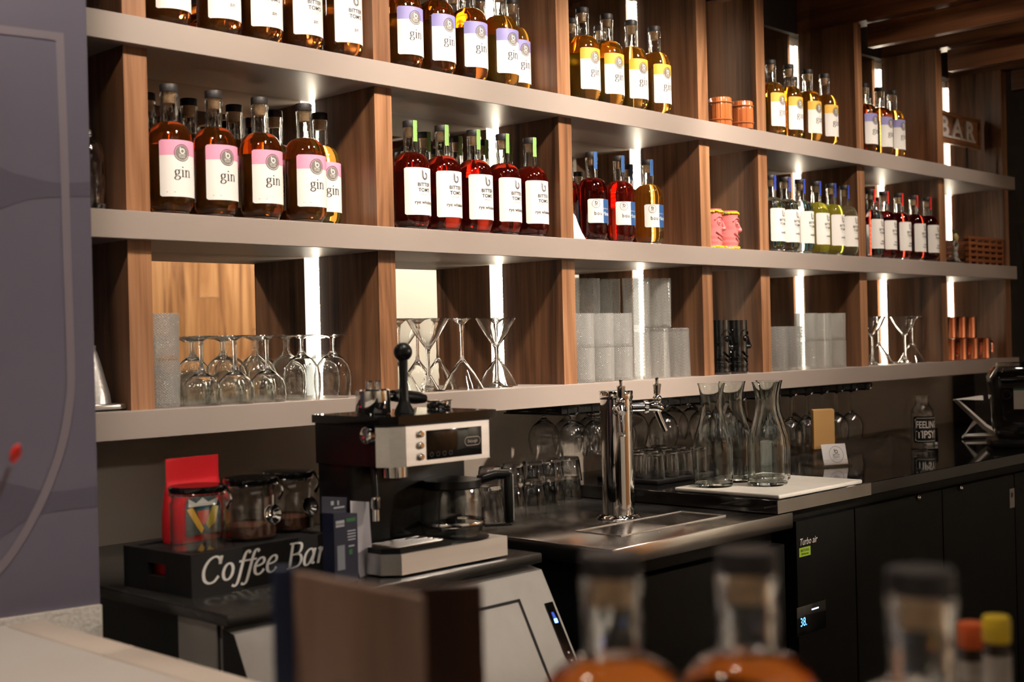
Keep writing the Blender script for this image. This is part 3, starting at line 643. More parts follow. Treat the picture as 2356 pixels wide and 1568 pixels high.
# first bay
put_dots((-0.945, 0.062, ZC + e), 'lower beaded tumbler in the stack beside the inverted stemware', 'beaded tumbler stack'); put_dots((-0.945, 0.062, ZC + e + 0.0936), 'upper beaded tumbler in the stack beside the inverted stemware', 'beaded tumbler stack')
ROWN = ('front', 'middle', 'back')
for j, (y, xs) in enumerate(((0.046, (-0.862, -0.782, -0.702)), (0.125, (-0.840, -0.757, -0.675)), (0.205, (-0.862, -0.782, -0.702)))):
    for i, x in enumerate(xs): (put_goblet1 if j == 0 else put_goblet)((x, y, ZC + e + 0.141), f'inverted long-stemmed goblet beside the beaded stack, {ROWN[j]} row, {ORD[i]}', 'inverted stemware', flip=True)
for j, (y, xs) in enumerate(((0.048, (-0.610, -0.525)), (0.135, (-0.585, -0.490)), (0.215, (-0.615, -0.530)))):
    for i, x in enumerate(xs): (put_wine1 if j == 0 else put_wine)((x, y, ZC + e + 0.140), f'inverted round wine glass near the lit strip, {ROWN[j]} row, {ORD[i]}', 'inverted stemware', flip=True)
# second bay: martini glasses, every other one upside down
for i, (x, y, fl, lab) in enumerate([(-0.205, 0.085, 0, 'upright martini glass beside the coffee-coloured divider post'), (0.030, 0.085, 0, 'upright martini glass in front of the lit strip'),
                                     (-0.300, 0.085, 1, 'upside-down martini glass nearest the divider post'), (-0.092, 0.085, 1, 'upside-down martini glass between the two upright ones'), (0.098, 0.150, 1, 'upside-down martini glass behind the lit-strip one'), (-0.150, 0.185, 1, 'upside-down martini glass in the back row')]):
    put_mart((x, y, ZC + e + (0.1755 if fl else 0)), lab, 'martini glasses', flip=bool(fl))
# third bay
for j, (z, w) in enumerate(((0, 'lower'), (0.0936, 'upper'))):
    for i, x in enumerate((0.330, 0.412, 0.494)): put_dots((x, 0.060, ZC + e + z), f'{ORD[i]} {w} beaded tumbler left of the herringbone glasses', 'beaded tumblers beside herringbone glasses')
for i, x in enumerate((0.590, 0.680, 0.780)): put_herr((x, 0.075, ZC + e + 0.144), f'{ORD[i]} herringbone glass in the lower front row {FROM}', 'herringbone glasses', flip=True)
for i, x in enumerate((0.600, 0.700)): put_herr((x, 0.080, ZC + e + 0.1446), f'{ORD[i]} herringbone glass stacked on the front row {FROM}', 'herringbone glasses')
for i, x in enumerate((0.390, 0.480, 0.570)):
    put_herr((x, 0.165, ZC + e + 0.144), f'{ORD[i]} herringbone glass in the lower back row {FROM}', 'herringbone glasses', flip=True)
    put_herr((x, 0.165, ZC + e + 0.1446), f'{ORD[i]} herringbone glass stacked on the back row {FROM}', 'herringbone glasses')
# fifth bay
for i, x in enumerate((1.300, 1.388)): put_herr((x, 0.062, ZC + e), f'{ORD[i]} herringbone glass below the vodka {FROM}', 'herringbone glasses below the vodka')
put_herr((1.345, 0.165, ZC + e), 'lower herringbone glass of the tall pair below the vodka', 'herringbone glasses below the vodka'); put_herr((1.345, 0.165, ZC + e + 0.1446), 'upper herringbone glass of the tall pair below the vodka', 'herringbone glasses below the vodka')
for z, w in ((0, 'lower'), (0.0936, 'upper')):
    for i, x in enumerate((1.482, 1.572, 1.668)): put_dots((x, 0.060, ZC + e + z), f'{ORD[i]} {w} beaded tumbler below the vodka {FROM}', 'beaded tumblers below the vodka')
# sixth bay
for x, y, fl, lab in [(1.965, 0.080, 0, 'upright martini glass nearest the far lit strips'), (2.215, 0.080, 0, 'upright martini glass in the middle of the far bay'), (2.088, 0.120, 1, 'upside-down martini glass between the far upright pair'), (2.330, 0.110, 1, 'upside-down martini glass nearest the copper mugs')]:
    put_mart((x, y, ZC + e + (0.1755 if fl else 0)), lab, 'martini glasses in the far bay', flip=bool(fl))
# hanging stemware under the lowest shelf
p_snift = [(0, 0.0), (0.033, 0.0), (0.0335, 0.0012), (0.012, 0.004), (0.006, 0.012), (0.0065, 0.018), (0.016, 0.026), (0.032, 0.040), (0.0425, 0.060), (0.0445, 0.078), (0.041, 0.098), (0.0345, 0.118),
           (0.0337, 0.118), (0.0400, 0.098), (0.0434, 0.078), (0.0415, 0.061), (0.031, 0.0415), (0.015, 0.0285), (0, 0.024)]
p_hang = [(0, 0.0), (0.034, 0.0), (0.0345, 0.0012), (0.012, 0.004), (0.0038, 0.012), (0.0034, 0.060), (0.005, 0.076), (0.016, 0.086), (0.031, 0.100), (0.0390, 0.122), (0.0395, 0.142), (0.0355, 0.172),
          (0.0347, 0.172), (0.0386, 0.142), (0.0380, 0.122), (0.030, 0.1015), (0.015, 0.0880), (0, 0.081)]
put_snift = glass_copies(mk('snifter_glass', p_snift, M_glass)); put_hang = glass_copies(mk('hanging_wine_glass', p_hang, M_glass))
ZR = ZC - TH                                                # underside of the lowest shelf
rack = thing('stemware_rack', 'black wire stemware rack fixed under the lowest shelf', 'rack', (0, 0, ZR))
loopm = MB().tube([(-0.014, 0.25, -0.026), (-0.014, 0.012, -0.026), (-0.020, 0.010, -0.022), (-0.021, 0.010, -0.008), (-0.017, 0.010, -0.004), (0.017, 0.010, -0.004), (0.021, 0.010, -0.008), (0.020, 0.010, -0.022), (0.014, 0.012, -0.026), (0.014, 0.25, -0.026)], 0.0024, 6).mesh('wire_loop', M_black)
X0 = 0.235
for k in range(17): link('wire_loop', loopm, rack, (X0 + k * 0.098, 0, 0.0))
for y in (0.03, 0.22): MB().box(X0 - 0.03, X0 + 16.3 * 0.098, y - 0.006, y + 0.006, -0.0225, -0.0005).build('mounting_bar', M_black, rack)
zf = ZR - 0.0224
for i, k in enumerate((0, 1, 2, 4, 6, 7)):
    for j, y in enumerate((0.052, 0.160)):
        put_snift((X0 + (k + .5) * 0.098, y, zf), f'snifter hanging from the rack, {("front", "back")[j]} row, {ORD[i]} from the coffee machine', 'hanging snifters', flip=True)
for i, k in enumerate((9, 10, 11, 12, 13, 14, 15)):
    for j, y in enumerate((0.052, 0.160)):
        put_hang((X0 + (k + .5) * 0.098, y, zf), f'wine glass hanging from the rack, {("front", "back")[j]} row, {ORD[i]} from the carafes', 'hanging wine glasses', flip=True)

# ------------------------------------------------------------------ curios on the shelves
def barrel_mug(loc, label, rot):
    t = thing('barrel_mug', label, 'mug', loc, rot, 'orange barrel mugs')
    wob = lambda a, z: -0.0011 * (abs(math.sin(a * 7)) ** 6) + 0.0005 * math.sin(a * 31)
    MB().lathe([(0, 0), (0.033, 0), (0.0345, 0.003), (0.0352, 0.03), (0.0352, 0.055), (0.034, 0.084), (0.0325, 0.0855), (0.030, 0.084), (0.030, 0.012), (0, 0.012)], 112, wob=lambda a, z: wob(a, z) if z < 0.0845 else 0).build('staves', M_barrel, t)
    for z in (0.018, 0.070):
        MB().tube([(0.0358 * math.cos(a * 2 * PI / 40), 0.0358 * math.sin(a * 2 * PI / 40), z + 0.0007 * (a % 2)) for a in range(40)], 0.0024, 8, closed=True).build('hoop', M_barrel, t)
M_barrel = noisy('glazed_barrel', (0.55, 0.17, 0.05), (0.28, 0.065, 0.018), rough=0.22, scale=40, stretch=(1, 1, 0.08), coat=0.6)
barrel_mug((0.978, 0.036, ZA + e), 'glazed orange barrel mug nearer the yellow-label gin', 0.3); barrel_mug((1.085, 0.030, ZA + e), 'glazed orange barrel mug against the narrow bay post', 1.1)
def face_mug(name, loc, rot, mat, label, group, trim=None, H=0.125, R=0.0335):
    """carved tiki mug: brow, round eyes, nose and grin stand out from a hollow cylinder"""
    t = thing(name, label, 'mug', loc, rot, group); m0 = MB()
    def wob(a, z):
        h = z / H; f = max(0.0, math.cos(a + PI / 2)) ; k = 0.0
        k += -0.0022 * math.exp(-((h - .5) / .10) ** 2) * (1 - f) + 0.0012 * math.sin(h * 46) * (1 if h < .34 else .25)
        return k
    prof = [(0, 0), (R * .92, 0), (R, 0.004)] + [(R, H * i / 24) for i in range(1, 24)] + [(R, H), (R - .003, H), (R - .003, 0.012), (0, 0.012)]
    m0.lathe(prof, 48, wob=lambda a, z: wob(a, z) if 0.004 < z < H * .97 else 0).build('cup', mat, t)
    f = MB()
    for s in (-1, 1):
        X = RZ(s * 34) @ T(0, -R - 0.0005, H * .66) @ RX(90)
        f.lathe([(0.0055, 0), (0.0085, 0.0012), (0.0105, 0.0), (0.0085, -0.002)], 20, X=X, loop=True); f.ball((0, 0, 0), (0.0048, 0.0048, 0.003), X=X, seg=12)
        f.tube([(p.x, p.y, p.z) for p in smooth_path([RZ(s * q) @ Vector((0, -R - 0.001, H * h)) for q, h in ((4, .735), (22, .80), (48, .80), (66, .72))], 4)], 0.0026, 6)
    f.ball((0, -R - 0.003, H * .50), (0.0075, 0.009, 0.007)); f.tube([(0, -R, H * .70), (0, -R - 0.004, H * .58), (0, -R - 0.008, H * .50)], [0.003, 0.0042, 0.0055], 8)
    f.tube([(p.x, p.y, p.z) for p in smooth_path([RZ(q) @ Vector((0, -R - 0.0015, H * h)) for q, h in ((-58, .42), (-34, .34), (0, .315), (34, .34), (58, .42))], 5)], 0.0030, 6)
    f.tube([(p.x, p.y, p.z) for p in smooth_path([RZ(q) @ Vector((0, -R - 0.001, H * h)) for q, h in ((-50, .30), (-25, .22), (0, .20), (25, .22), (50, .30))], 5)], 0.0022, 6)
    f.build('face', mat, t)
    if trim:
        for z, hh in ((H * .93, .004), (H * .03, .004)):
            g = MB()
            for k in range(22): a = k * 2 * PI / 22; g.ball((R * math.cos(a), R * math.sin(a), z + random.uniform(-.0015, .0015)), (0.0058, 0.0058, 0.0045), mat=1 if (k % 7 == 3 and z > .05) else 0, seg=10)
            g.build('flower_garland', trim, t)
M_pinkc = plain('pink_glaze', (0.72, 0.20, 0.20), 0.25, coat=0.5); M_yelc = [plain('yellow_glaze', (0.85, 0.52, 0.02), 0.3), plain('leaf_glaze', (0.15, 0.35, 0.05), 0.3)]
face_mug('tiki_mug', (0.934, 0.050, ZB + e), 0.55, M_pinkc, 'pink tiki mug half hidden behind the post', 'pink tiki mugs', M_yelc, H=0.119); face_mug('tiki_mug', (1.012, 0.045, ZB + e), 0.75, M_pinkc, 'pink tiki mug in full view with yellow garland', 'pink tiki mugs', M_yelc, H=0.117)
M_blkc = plain('black_glaze', (0.006, 0.006, 0.006), 0.08, coat=1.0)
face_mug('carved_mug', (0.965, 0.055, ZC + e), 0.5, M_blkc, 'glossy black carved mug nearer the herringbone glasses', 'black carved mugs', H=0.165, R=0.036); face_mug('carved_mug', (1.052, 0.050, ZC + e), 0.6, M_blkc, 'glossy black carved mug against the far post', 'black carved mugs', H=0.165, R=0.036)
# white ornament in front of the bourbon
o = MB().lathe([(0, 0), (0.034, 0), (0.036, 0.004), (0.026, 0.022), (0.016, 0.048), (0.010, 0.066), (0.0035, 0.076), (0, 0.077)], 28).build('cone_ornament', plain('white_glaze', (0.88, 0.85, 0.80), 0.3, coat=0.4), loc=(0.306, 0.060, ZB + e)); tag(o, 'small white ceramic cone ornament beside the first bourbon bottle', 'ornament')
# cut crystal decanter
t = thing('crystal_decanter', 'cut crystal decanter half hidden by the purple wall', 'decanter', (-1.090, 0.075, ZB + e))
MB().lathe(shell([(0.030, 0), (0.036, 0.004), (0.0385, 0.05), (0.038, 0.10), (0.034, 0.122), (0.026, 0.135)], 0.006, 0.016), 24, wob=lambda a, z: -0.0022 * abs(math.sin(a * 6 + z * 130)) * (0.01 < z < 0.12)).build('body', M_cut, t)
MB().ball((0, 0, 0.150), (0.016, 0.016, 0.013), seg=12).tube([(0, 0, 0.128), (0, 0, 0.144)], 0.009, 10).build('stopper', M_cut, t)
# silver cone on a flat base
t = thing('silver_shaker', 'hammered silver cone on a square base behind the purple wall', 'shaker', (-1.082, 0.085, ZC + e))
MB().lathe([(0, 0.014), (0.036, 0.014), (0.034, 0.03), (0.020, 0.085), (0.012, 0.112), (0.009, 0.118), (0.010, 0.126), (0, 0.128)], 30).build('cone', noisy('hammered_silver', (0.75, 0.73, 0.71), (0.85, 0.83, 0.81), rough=0.34, metal=0.9, scale=120, bump=0.5), t)
MB().box(-0.048, 0.048, -0.048, 0.048, 0.003, 0.0135, bev=0.003).build('base', plain('brushed_base', (0.6, 0.58, 0.56), 0.3, 1.0), t); MB().box(-0.045, 0.045, -0.045, 0.045, 0.0, 0.003).build('foot_pad', M_blackm, t)
MB().tube([(0, 0, 0.127), (0.002, 0, 0.15), (-0.006, 0, 0.185)], [0.007, 0.006, 0.003], 8).build('black_handle', M_black, t)
# BAR sign on a stick
t = thing('bar_sign', 'framed wooden sign with white raised letters BAR', 'sign', (2.74, 0.098, ZA + e))
M_signw = wood('sign_wood', (0.16, 0.06, 0.022), (0.30, 0.125, 0.05), (0.42, 0.20, 0.09), axis='x')
MB().box(-0.235, 0.205, 0.0, 0.010, 0.125, 0.232).build('board', M_signw, t)
for a in ((-0.245, 0.215, -0.008, 0.012, 0.228, 0.242), (-0.245, 0.215, -0.008, 0.012, 0.115, 0.129), (-0.245, -0.231, -0.008, 0.012, 0.129, 0.228), (0.201, 0.215, -0.008, 0.012, 0.129, 0.228)): MB().box(*a, bev=0.002, seg=1).build('frame_strip', M_signw, t)
plain('chalk_white', (0.78, 0.72, 0.69), 0.6)
for ch, dx in zip('BAR', (-0.125, -0.008, 0.108)):
    cu = bpy.data.curves.new('letter', 'FONT'); cu.body = ch; cu.size = 0.108; cu.align_x = 'CENTER'; cu.extrude = 0.004; cu.offset = 0.0026; cu.resolution_u = 4
    oc = bpy.data.objects.new('letter', cu); me = bpy.data.meshes.new_from_object(oc); bpy.data.objects.remove(oc); me.name = 'letter'; me.materials.clear(); me.materials.append(MATS['chalk_white'])
    me.transform(T(dx, -0.0045, 0.144) @ RX(90) @ Matrix.Diagonal((1.28, 1, 1, 1))); link('letter', me, t)
MB().box(-0.195, 0.165, -0.006, -0.0005, 0.138, 0.147).build('underline', MATS['chalk_white'], t)
MB().tube([(0.10, 0.005, 0.117), (0.105, 0.005, 0.0)], 0.004, 8).build('stick', M_blackm, t)
# figurine on a coaster
t = thing('alien_figurine', 'small grey figurine lifting its yellow grassy head', 'figurine', (2.575, 0.040, ZB + e))
gm = plain('figurine_grey', (0.30, 0.28, 0.25), 0.5); ym = plain('figurine_yellow', (0.45, 0.38, 0.14), 0.5)
MB().lathe([(0, 0), (0.030, 0), (0.031, 0.003), (0.029, 0.006), (0, 0.006)], 24).build('base', plain('figurine_base', (0.06, 0.06, 0.035), 0.6), t)
b = MB(); b.ball((0, 0, 0.034), (0.0125, 0.010, 0.019)); b.ball((0, 0, 0.055), (0.014, 0.009, 0.011))
for s in (-1, 1): b.tube([(s * 0.006, 0, 0.024), (s * 0.010, -0.008, 0.012), (s * 0.014, -0.010, 0.007)], [0.006, 0.0055, 0.006], 8); b.tube([(s * 0.012, 0, 0.060), (s * 0.020, -0.002, 0.073), (s * 0.010, -0.003, 0.088)], [0.005, 0.0042, 0.0042], 8)
b.build('body', gm, t)
hd = MB(); hd.ball((0, -0.002, 0.103), (0.013, 0.011, 0.018)); hd.ball((-0.005, -0.012, 0.105), 0.003, seg=8); hd.ball((0.005, -0.012, 0.105), 0.003, seg=8); hd.build('head', ym, t)
g = MB()
for k in range(16): a = k * 2 * PI / 16; g.tube([(0.004 * math.cos(a), 0.004 * math.sin(a), 0.118), (0.012 * math.cos(a), 0.012 * math.sin(a), 0.133), (0.022 * math.cos(a), 0.020 * math.sin(a), 0.134)], [0.0014, 0.001, 0.0004], 4)
g.build('grass_hair', plain('figurine_green', (0.10, 0.13, 0.05), 0.6), t)
# stack of slatted wooden trays
M_tray = wood('tray_wood', (0.10, 0.03, 0.010), (0.22, 0.07, 0.022), (0.32, 0.11, 0.036), axis='x')
for k in range(5):
    t = thing('slatted_tray', f'slatted wooden tray, {ORD[k]} from the bottom of the stack', 'tray', (2.83, 0.118, ZB + e + k * 0.0225), 0, 'stack of slatted trays')
    for y in (-0.100, 0.080): MB().box(-0.18, 0.155, y, y + 0.016, 0.010, 0.0222, bev=0.001, seg=1).build('rail', M_tray, t)
    for q in range(6): xx = -0.175 + q * 0.0625; MB().box(xx, xx + 0.022, -0.098, 0.094, 0.0, 0.0098).build('slat', M_tray, t)
# copper mugs
def copper_proto():
    t = bpy.data.objects.new('copper_mug', None); COL.objects.link(t)
    MB().lathe(shell([(0.033, 0), (0.0355, 0.002), (0.036, 0.083), (0.037, 0.086)], 0.0018, 0.004), 36).build('cup', M_copper, t)
    MB().tube([(p.x, 0, p.z) for p in smooth_path([(0.0345, 0, 0.070), (0.052, 0, 0.071), (0.059, 0, 0.060), (0.059, 0, 0.032), (0.052, 0, 0.021), (0.0345, 0, 0.022)], 4)], 0.0042, 8).build('handle', M_copper, t); return t
cp = {}
def put_cu(loc, rot, label):
    if 'o' not in cp: cp['o'] = copper_proto(); t = cp['o']
    else: t = copy_tree(cp['o'])
    t.location = loc; t.rotation_euler = (0, 0, rot); tag(t, label, 'mug', 'copper mugs')
for i, x in enumerate((2.545, 2.650, 2.755, 2.865)): put_cu((x, 0.072, ZC + e), -0.45, f'{ORD[i]} copper mug in the bottom row, counted from the martini glasses')
for i, x in enumerate((2.585, 2.675, 2.765)): put_cu((x, 0.085, ZC + e + 0.0866), 2.2, f'{ORD[i]} copper mug in the stacked upper row, counted from the martini glasses')

# ------------------------------------------------------------------ ice machine with the coffee station on it
ZI = 1.015
t = thing('ice_machine', 'steel ice machine with sloping door under the coffee station', 'ice machine', (0, 0, 0))
MB().box(-1.19, -0.50, -0.50, 0.27, 0.03, 0.995).build('cabinet', M_black, t)
MB().box(-1.20, -0.49, -0.54, 0.275, 0.9955, ZI, bev=0.003).build('top_panel', noisy('worn_black_steel', (0.05, 0.047, 0.044), (0.075, 0.07, 0.065), rough=0.16, r2=0.3, metal=0.6, scale=12), t)
MB().box(-1.188, -0.502, -0.512, -0.5005, 0.05, 0.994).build('front_panel', M_ice, t)
def door(xa, xb, inset, dz, off, mb):                       # door profile in y,z: leans out towards the foot
    P = [(-0.514, 0.990), (-0.546, 0.985), (-0.70, 0.700), (-0.70, 0.60), (-0.514, 0.60)]
    return mb.prism(P, xa, xb, 'x')
q = door(-1.192, -0.500, 0, 0, 0, MB()); q.m[0] = q.m[1] = 1; d = q.build('door', [M_ice, M_blackm], t)
MB().box(-1.1935, -1.1905, -0.50, -0.39, 0.05, 0.994).build('side_fascia', M_ice, t)
import numpy as np
n_ = Vector((0, -0.285, 0.154)).normalized(); n_ = Vector((0, -0.880, 0.475))
def on_door(x, k, off): y = -0.546 - 0.154 * k; z = 0.985 - 0.285 * k; return (x + 0, y + n_.y * off, z + n_.z * off)
gq = MB()
for x0, x1, k0, k1 in ((-1.115, -0.585, 0.14, 0.158), (-1.115, -1.109, 0.14, 1.2), (-0.591, -0.585, 0.14, 1.2)):
    gq.add([on_door(x0, k0, .0008), on_door(x1, k0, .0008), on_door(x1, k1, .0008), on_door(x0, k1, .0008)], [(0, 1, 2, 3)])
    gq2 = MB().add([on_door(x0, k0, .0008), on_door(x1, k0, .0008), on_door(x1, k1, .0008), on_door(x0, k1, .0008)], [(0, 1, 2, 3)]).build('door_seam', M_blackm, d)
cpn = MB().add([on_door(-0.528, .20, .0015), on_door(-0.506, .20, .0015), on_door(-0.506, .72, .0015), on_door(-0.528, .66, .0015)], [(0, 1, 2, 3)]).build('control_panel', M_blackg, d)
MB().add([on_door(-0.521, .30, .002), on_door(-0.513, .30, .002), on_door(-0.513, .325, .002), on_door(-0.521, .325, .002)], [(0, 1, 2, 3)]).build('blue_indicator', emit('blue_led', (0.08, 0.18, 1.0), 14), cpn)
MB().add([on_door(-0.521, .26, .002), on_door(-0.515, .26, .002), on_door(-0.513, .30, .002), on_door(-0.521, .30, .002)], [(0, 1, 2, 3)]).build('blue_indicator', emit('blue_glow', (0.05, 0.12, 0.8), 0.8), cpn)
for k in (.50, .545, .60): MB().add([on_door(-0.519, k, .002), on_door(-0.515, k, .002), on_door(-0.515, k + .012, .002), on_door(-0.519, k + .012, .002)], [(0, 1, 2, 3)]).build('icon', M_white, cpn)
# coffee bar box
t = thing('coffee_box', 'black wooden box lettered Coffee Bar in white', 'box', (-1.162, -0.382, ZI + e), R_(3.0))
for a in ((0, 0.297, 0, 0.012, 0, 0.070), (0, 0.297, 0.186, 0.198, 0, 0.070), (0, 0.012, 0.0125, 0.0725, 0, 0.070), (0, 0.012, 0.1255, 0.1855, 0, 0.070), (0, 0.012, 0.073, 0.125, 0, 0.026), (0, 0.012, 0.073, 0.125, 0.048, 0.070), (0.285, 0.297, 0.0125, 0.1855, 0, 0.070), (0.0125, 0.2845, 0.0125, 0.1855, 0.056, 0.066)): MB().box(*a).build('board', M_blackm, t)
MB().box(0.014, 0.018, 0.07, 0.13, 0.02, 0.052).build('red_insert', plain('red_card', (0.55, 0.01, 0.01), 0.5), t)
lt = MB(); flat(lt, serif('Coffee Bar', 0.0605, a=.050, b=.026, shear=.22), T(0.150, -0.0008, 0.0195) @ RX(90)); lt.build('lettering', M_white, t)
# clip-top jars with scoops
M_coffee = noisy('ground_coffee', (0.07, 0.022, 0.008), (0.13, 0.045, 0.016), rough=0.9, scale=400)
ZJ = ZI + e + 0.0665
for i, (x, y, full, lab) in enumerate([(-1.110, -0.322, 0, 'clip-top glass jar in front of the red coffee bag'), (-0.980, -0.288, 1, 'clip-top jar of ground coffee in the middle of the three'), (-0.875, -0.256, 1, 'clip-top jar of ground coffee nearest the coffee machine')]):
    t = thing('storage_jar', lab, 'jar', (x, y, ZJ), 0, 'clip-top storage jars')
    MB().lathe(shell([(0.042, 0), (0.046, 0.004), (0.0465, 0.080), (0.043, 0.088), (0.045, 0.094)], 0.0022, 0.005), 36).build('glass_body', M_thin, t)
    MB().lathe([(0, 0.0985), (0.046, 0.0985), (0.0475, 0.101), (0.0475, 0.108), (0.045, 0.110), (0, 0.110)], 36).build('lid', M_blackg, t)
    MB().tube([(0.0466 * math.cos(k * 2 * PI / 32), 0.0466 * math.sin(k * 2 * PI / 32), 0.0965) for k in range(32)], 0.0018, 6, closed=True).build('clamp_ring', M_chrome, t)
    c = MB(); c.tube([(p.x, p.y, p.z) for p in smooth_path([(0.030, -0.038, 0.110), (0.034, -0.043, 0.098), (0.036, -0.046, 0.085), (0.030, -0.042, 0.070)], 4)], 0.0028, 8); c.build('clip', M_chrome, t)
    if full:
        MB().lathe([(0, 0.006), (0.043, 0.006), (0.043, 0.026), (0.02, 0.032), (0, 0.030)], 28).build('ground_coffee', M_coffee, t)
        X = T(0.012, -0.049, 0.046) @ RX(80)
        MB().lathe([(0, -0.008), (0.010, -0.006), (0.0165, 0.0), (0.018, 0.002), (0.0165, 0.0018), (0.010, -0.004), (0, -0.006)], 24, X=X).build('scoop_bowl', M_chrome, t)
        MB().tube([(0.012, -0.050, 0.062), (0.013, -0.0495, 0.080)], 0.0018, 6).build('scoop_handle', M_chrome, t)
# red coffee bag
t = thing('coffee_bag', 'red coffee bag with a bright printed panel standing behind the jars', 'bag', (-1.048, -0.210, ZJ), R_(4))
M_red = noisy('red_foil', (0.62, 0.012, 0.018), (0.75, 0.02, 0.03), rough=0.45, scale=12, bump=0.3)
bg = MB(); rows = [(0.058, 0.024, 0.0), (0.060, 0.026, 0.01), (0.060, 0.024, 0.05), (0.058, 0.014, 0.09), (0.057, 0.004, 0.105), (0.0565, 0.0018, 0.112), (0.0565, 0.0018, 0.148)]
vs = []; n = 20
for (w, d_, z) in rows:
    for k in range(n): a = 2 * PI * k / n; ca, sa = math.cos(a), math.sin(a); vs.append((w * math.copysign(abs(ca) ** .35, ca), d_ * math.copysign(abs(sa) ** .8, sa), z))
fs = [(j * n + k, j * n + (k + 1) % n, (j + 1) * n + (k + 1) % n, (j + 1) * n + k) for j in range(len(rows) - 1) for k in range(n)] + [tuple(range(n - 1, -1, -1)), tuple((len(rows) - 1) * n + k for k in range(n))]
bg.add(vs, fs, 0, True).build('pouch', M_red, t)
fr = MB().add([(-.036, -.0268, .012), (.040, -.0268, .012), (.040, -.0262, .062), (.030, -.0225, .078), (-.030, -.0225, .078), (-.036, -.0262, .062)], [(0, 1, 2, 3, 4, 5)]).build('printed_panel', plain('panel_grey', (0.08, 0.10, 0.10), 0.5), t)
for pts, mt in (([(-.030, .062), (.030, .062), (.034, .074), (.012, .068), (0, .077), (-.014, .068), (-.030, .077)], M_white), ([(-.034, .058), (-.022, .062), (.002, .022), (-.004, .014), (-.012, .024)], TINT['yellow']), ([(.034, .058), (.022, .062), (.006, .030), (.012, .020), (.026, .030)], plain('lemon_ink', (0.75, 0.55, 0.02), 0.5)), ([(-.012, .054), (.014, .054), (.010, .036), (.001, .028), (-.008, .038)], plain('coral_ink', (0.7, 0.10, 0.06), 0.5)), ([(-.014, .060), (.016, .060), (.012, .0545), (-.010, .0545)], plain('petrol_ink', (0.02, 0.12, 0.16), 0.5))):
    MB().add([(p[0], -.0274, p[1]) for p in pts], [tuple(range(len(pts)))]).build('printed_shape', mt, fr)
# folded product leaflet and white sheet
t = thing('leaflet_box', 'navy printed carton with a product leaflet beside the Coffee Bar box', 'carton', (-0.917, -0.480, ZI + e), R_(6))
M_navy = plain('navy_card', (0.006, 0.010, 0.035), 0.4)
ca = MB(); ca.prism([(-0.030, 0.0), (0.026, 0.0), (0.026, 0.116), (-0.030, 0.122)], 0.0, 0.028, 'y').build('carton', M_navy, t)
MB().prism([(-0.034, 0.1225), (0.024, 0.1165), (0.026, 0.142), (-0.034, 0.150)], 0.024, 0.026, 'y').build('flap', M_navy, t)
pr = MB()
for (u, v, w, h, mt) in ((-.016, .103, .020, .011, 0), (.010, .107, .022, .006, 1), (.011, .088, .020, .002, 0), (.011, .083, .020, .002, 0), (.011, .078, .020, .002, 0), (.011, .073, .018, .002, 0), (.010, .062, .014, .0025, 0), (-.015, .045, .018, .042, 2), (.008, .052, .008, .009, 1), (-.010, .136, .007, .007, 0), (.004, .135, .004, .008, 0), (.006, .127, .026, .003, 0)):
    flat(pr, bar2(w, h), T(u, -0.0006 if v < .125 else 0.0234, v) @ RX(90), mt)
flat(pr, sans('DeLonghi', 0.0045), T(-.016, -0.001, .1015) @ RX(90), 3); pr.build('print', [plain('pale_print', (0.45, 0.47, 0.52), 0.5), plain('green_print', (0.02, 0.16, 0.05), 0.5), plain('grey_print', (0.22, 0.24, 0.28), 0.5), M_navy], t); t.children[-1]['kind'] = 'stuff'
t = thing('white_sheet', 'curling white paper sheet leaning between carton and coffee machine', 'paper', (-0.890, -0.462, ZI + e), R_(8))
P = smooth_path([(0.0, 0.138), (0.012, 0.134), (0.028, 0.130), (0.034, 0.128)], 3); vs = []; N2 = 10
for j in range(N2 + 1):
    k = j / N2
    for i in range(7):
        u = i / 6; vs.append((u * 0.040 + 0.012 * k * k * 0 - 0.0 + 0.016 * (1 - k) ** 2, 0.004 * math.sin(u * 3 + k * 2), 0.136 * k - 0.006 * u * k))
fs = [(j * 7 + i, j * 7 + i + 1, (j + 1) * 7 + i + 1, (j + 1) * 7 + i) for j in range(N2) for i in range(6)]
MB().add(vs, fs, 0, True).build('sheet', plain('paper_white', (0.62, 0.60, 0.66), 0.6), t)

# ------------------------------------------------------------------ coffee machine
t = thing('coffee_machine', 'black and steel coffee machine with glass pot', 'coffee machine', (-0.855, -0.52, ZI + e)); CM = t
CW = 0.290; CD = 0.205
def chamfer(x0, x1, y0, y1, c): return [(x0 + c, y0), (x1, y0), (x1, y1), (x0, y1), (x0, y0 + c)]
MB().prism(chamfer(0, CW, 0, CD, 0.026), 0.004, 0.040).build('base', M_steel, t)
for fx, fy in ((0.03, 0.03), (0.26, 0.03), (0.03, 0.17), (0.26, 0.17)): MB().lathe([(0, 0), (0.012, 0), (0.012, 0.0038), (0, 0.0038)], 14, X=T(fx, fy, 0)).build('foot', M_black, t)
MB().prism(chamfer(0.003, 0.15, 0.004, 0.10, 0.024), 0.0402, 0.050).build('drip_tray', M_black, t)
for k in range(6): MB().box(0.03, 0.14, 0.018 + k * 0.013, 0.023 + k * 0.013, 0.0502, 0.0515).build('grille_bar', M_chrome, t)
MB().lathe([(0, 0.0402), (0.066, 0.0402), (0.068, 0.043), (0.064, 0.046), (0, 0.046)], 36, X=T(0.212, 0.066, 0)).build('hot_plate', M_black, t)
MB().box(0.004, CW - 0.004, 0.105, CD, 0.0402, 0.268, bev=0.006).build('body', M_black, t)
MB().prism([(0.042, 0.0), (CW - 0.038, 0.0), (CW - 0.038, CD - 0.002), (0.0, CD - 0.002), (0.0, 0.034), (0.015, 0.013)], 0.1925, 0.266).build('head_core', M_black, t)
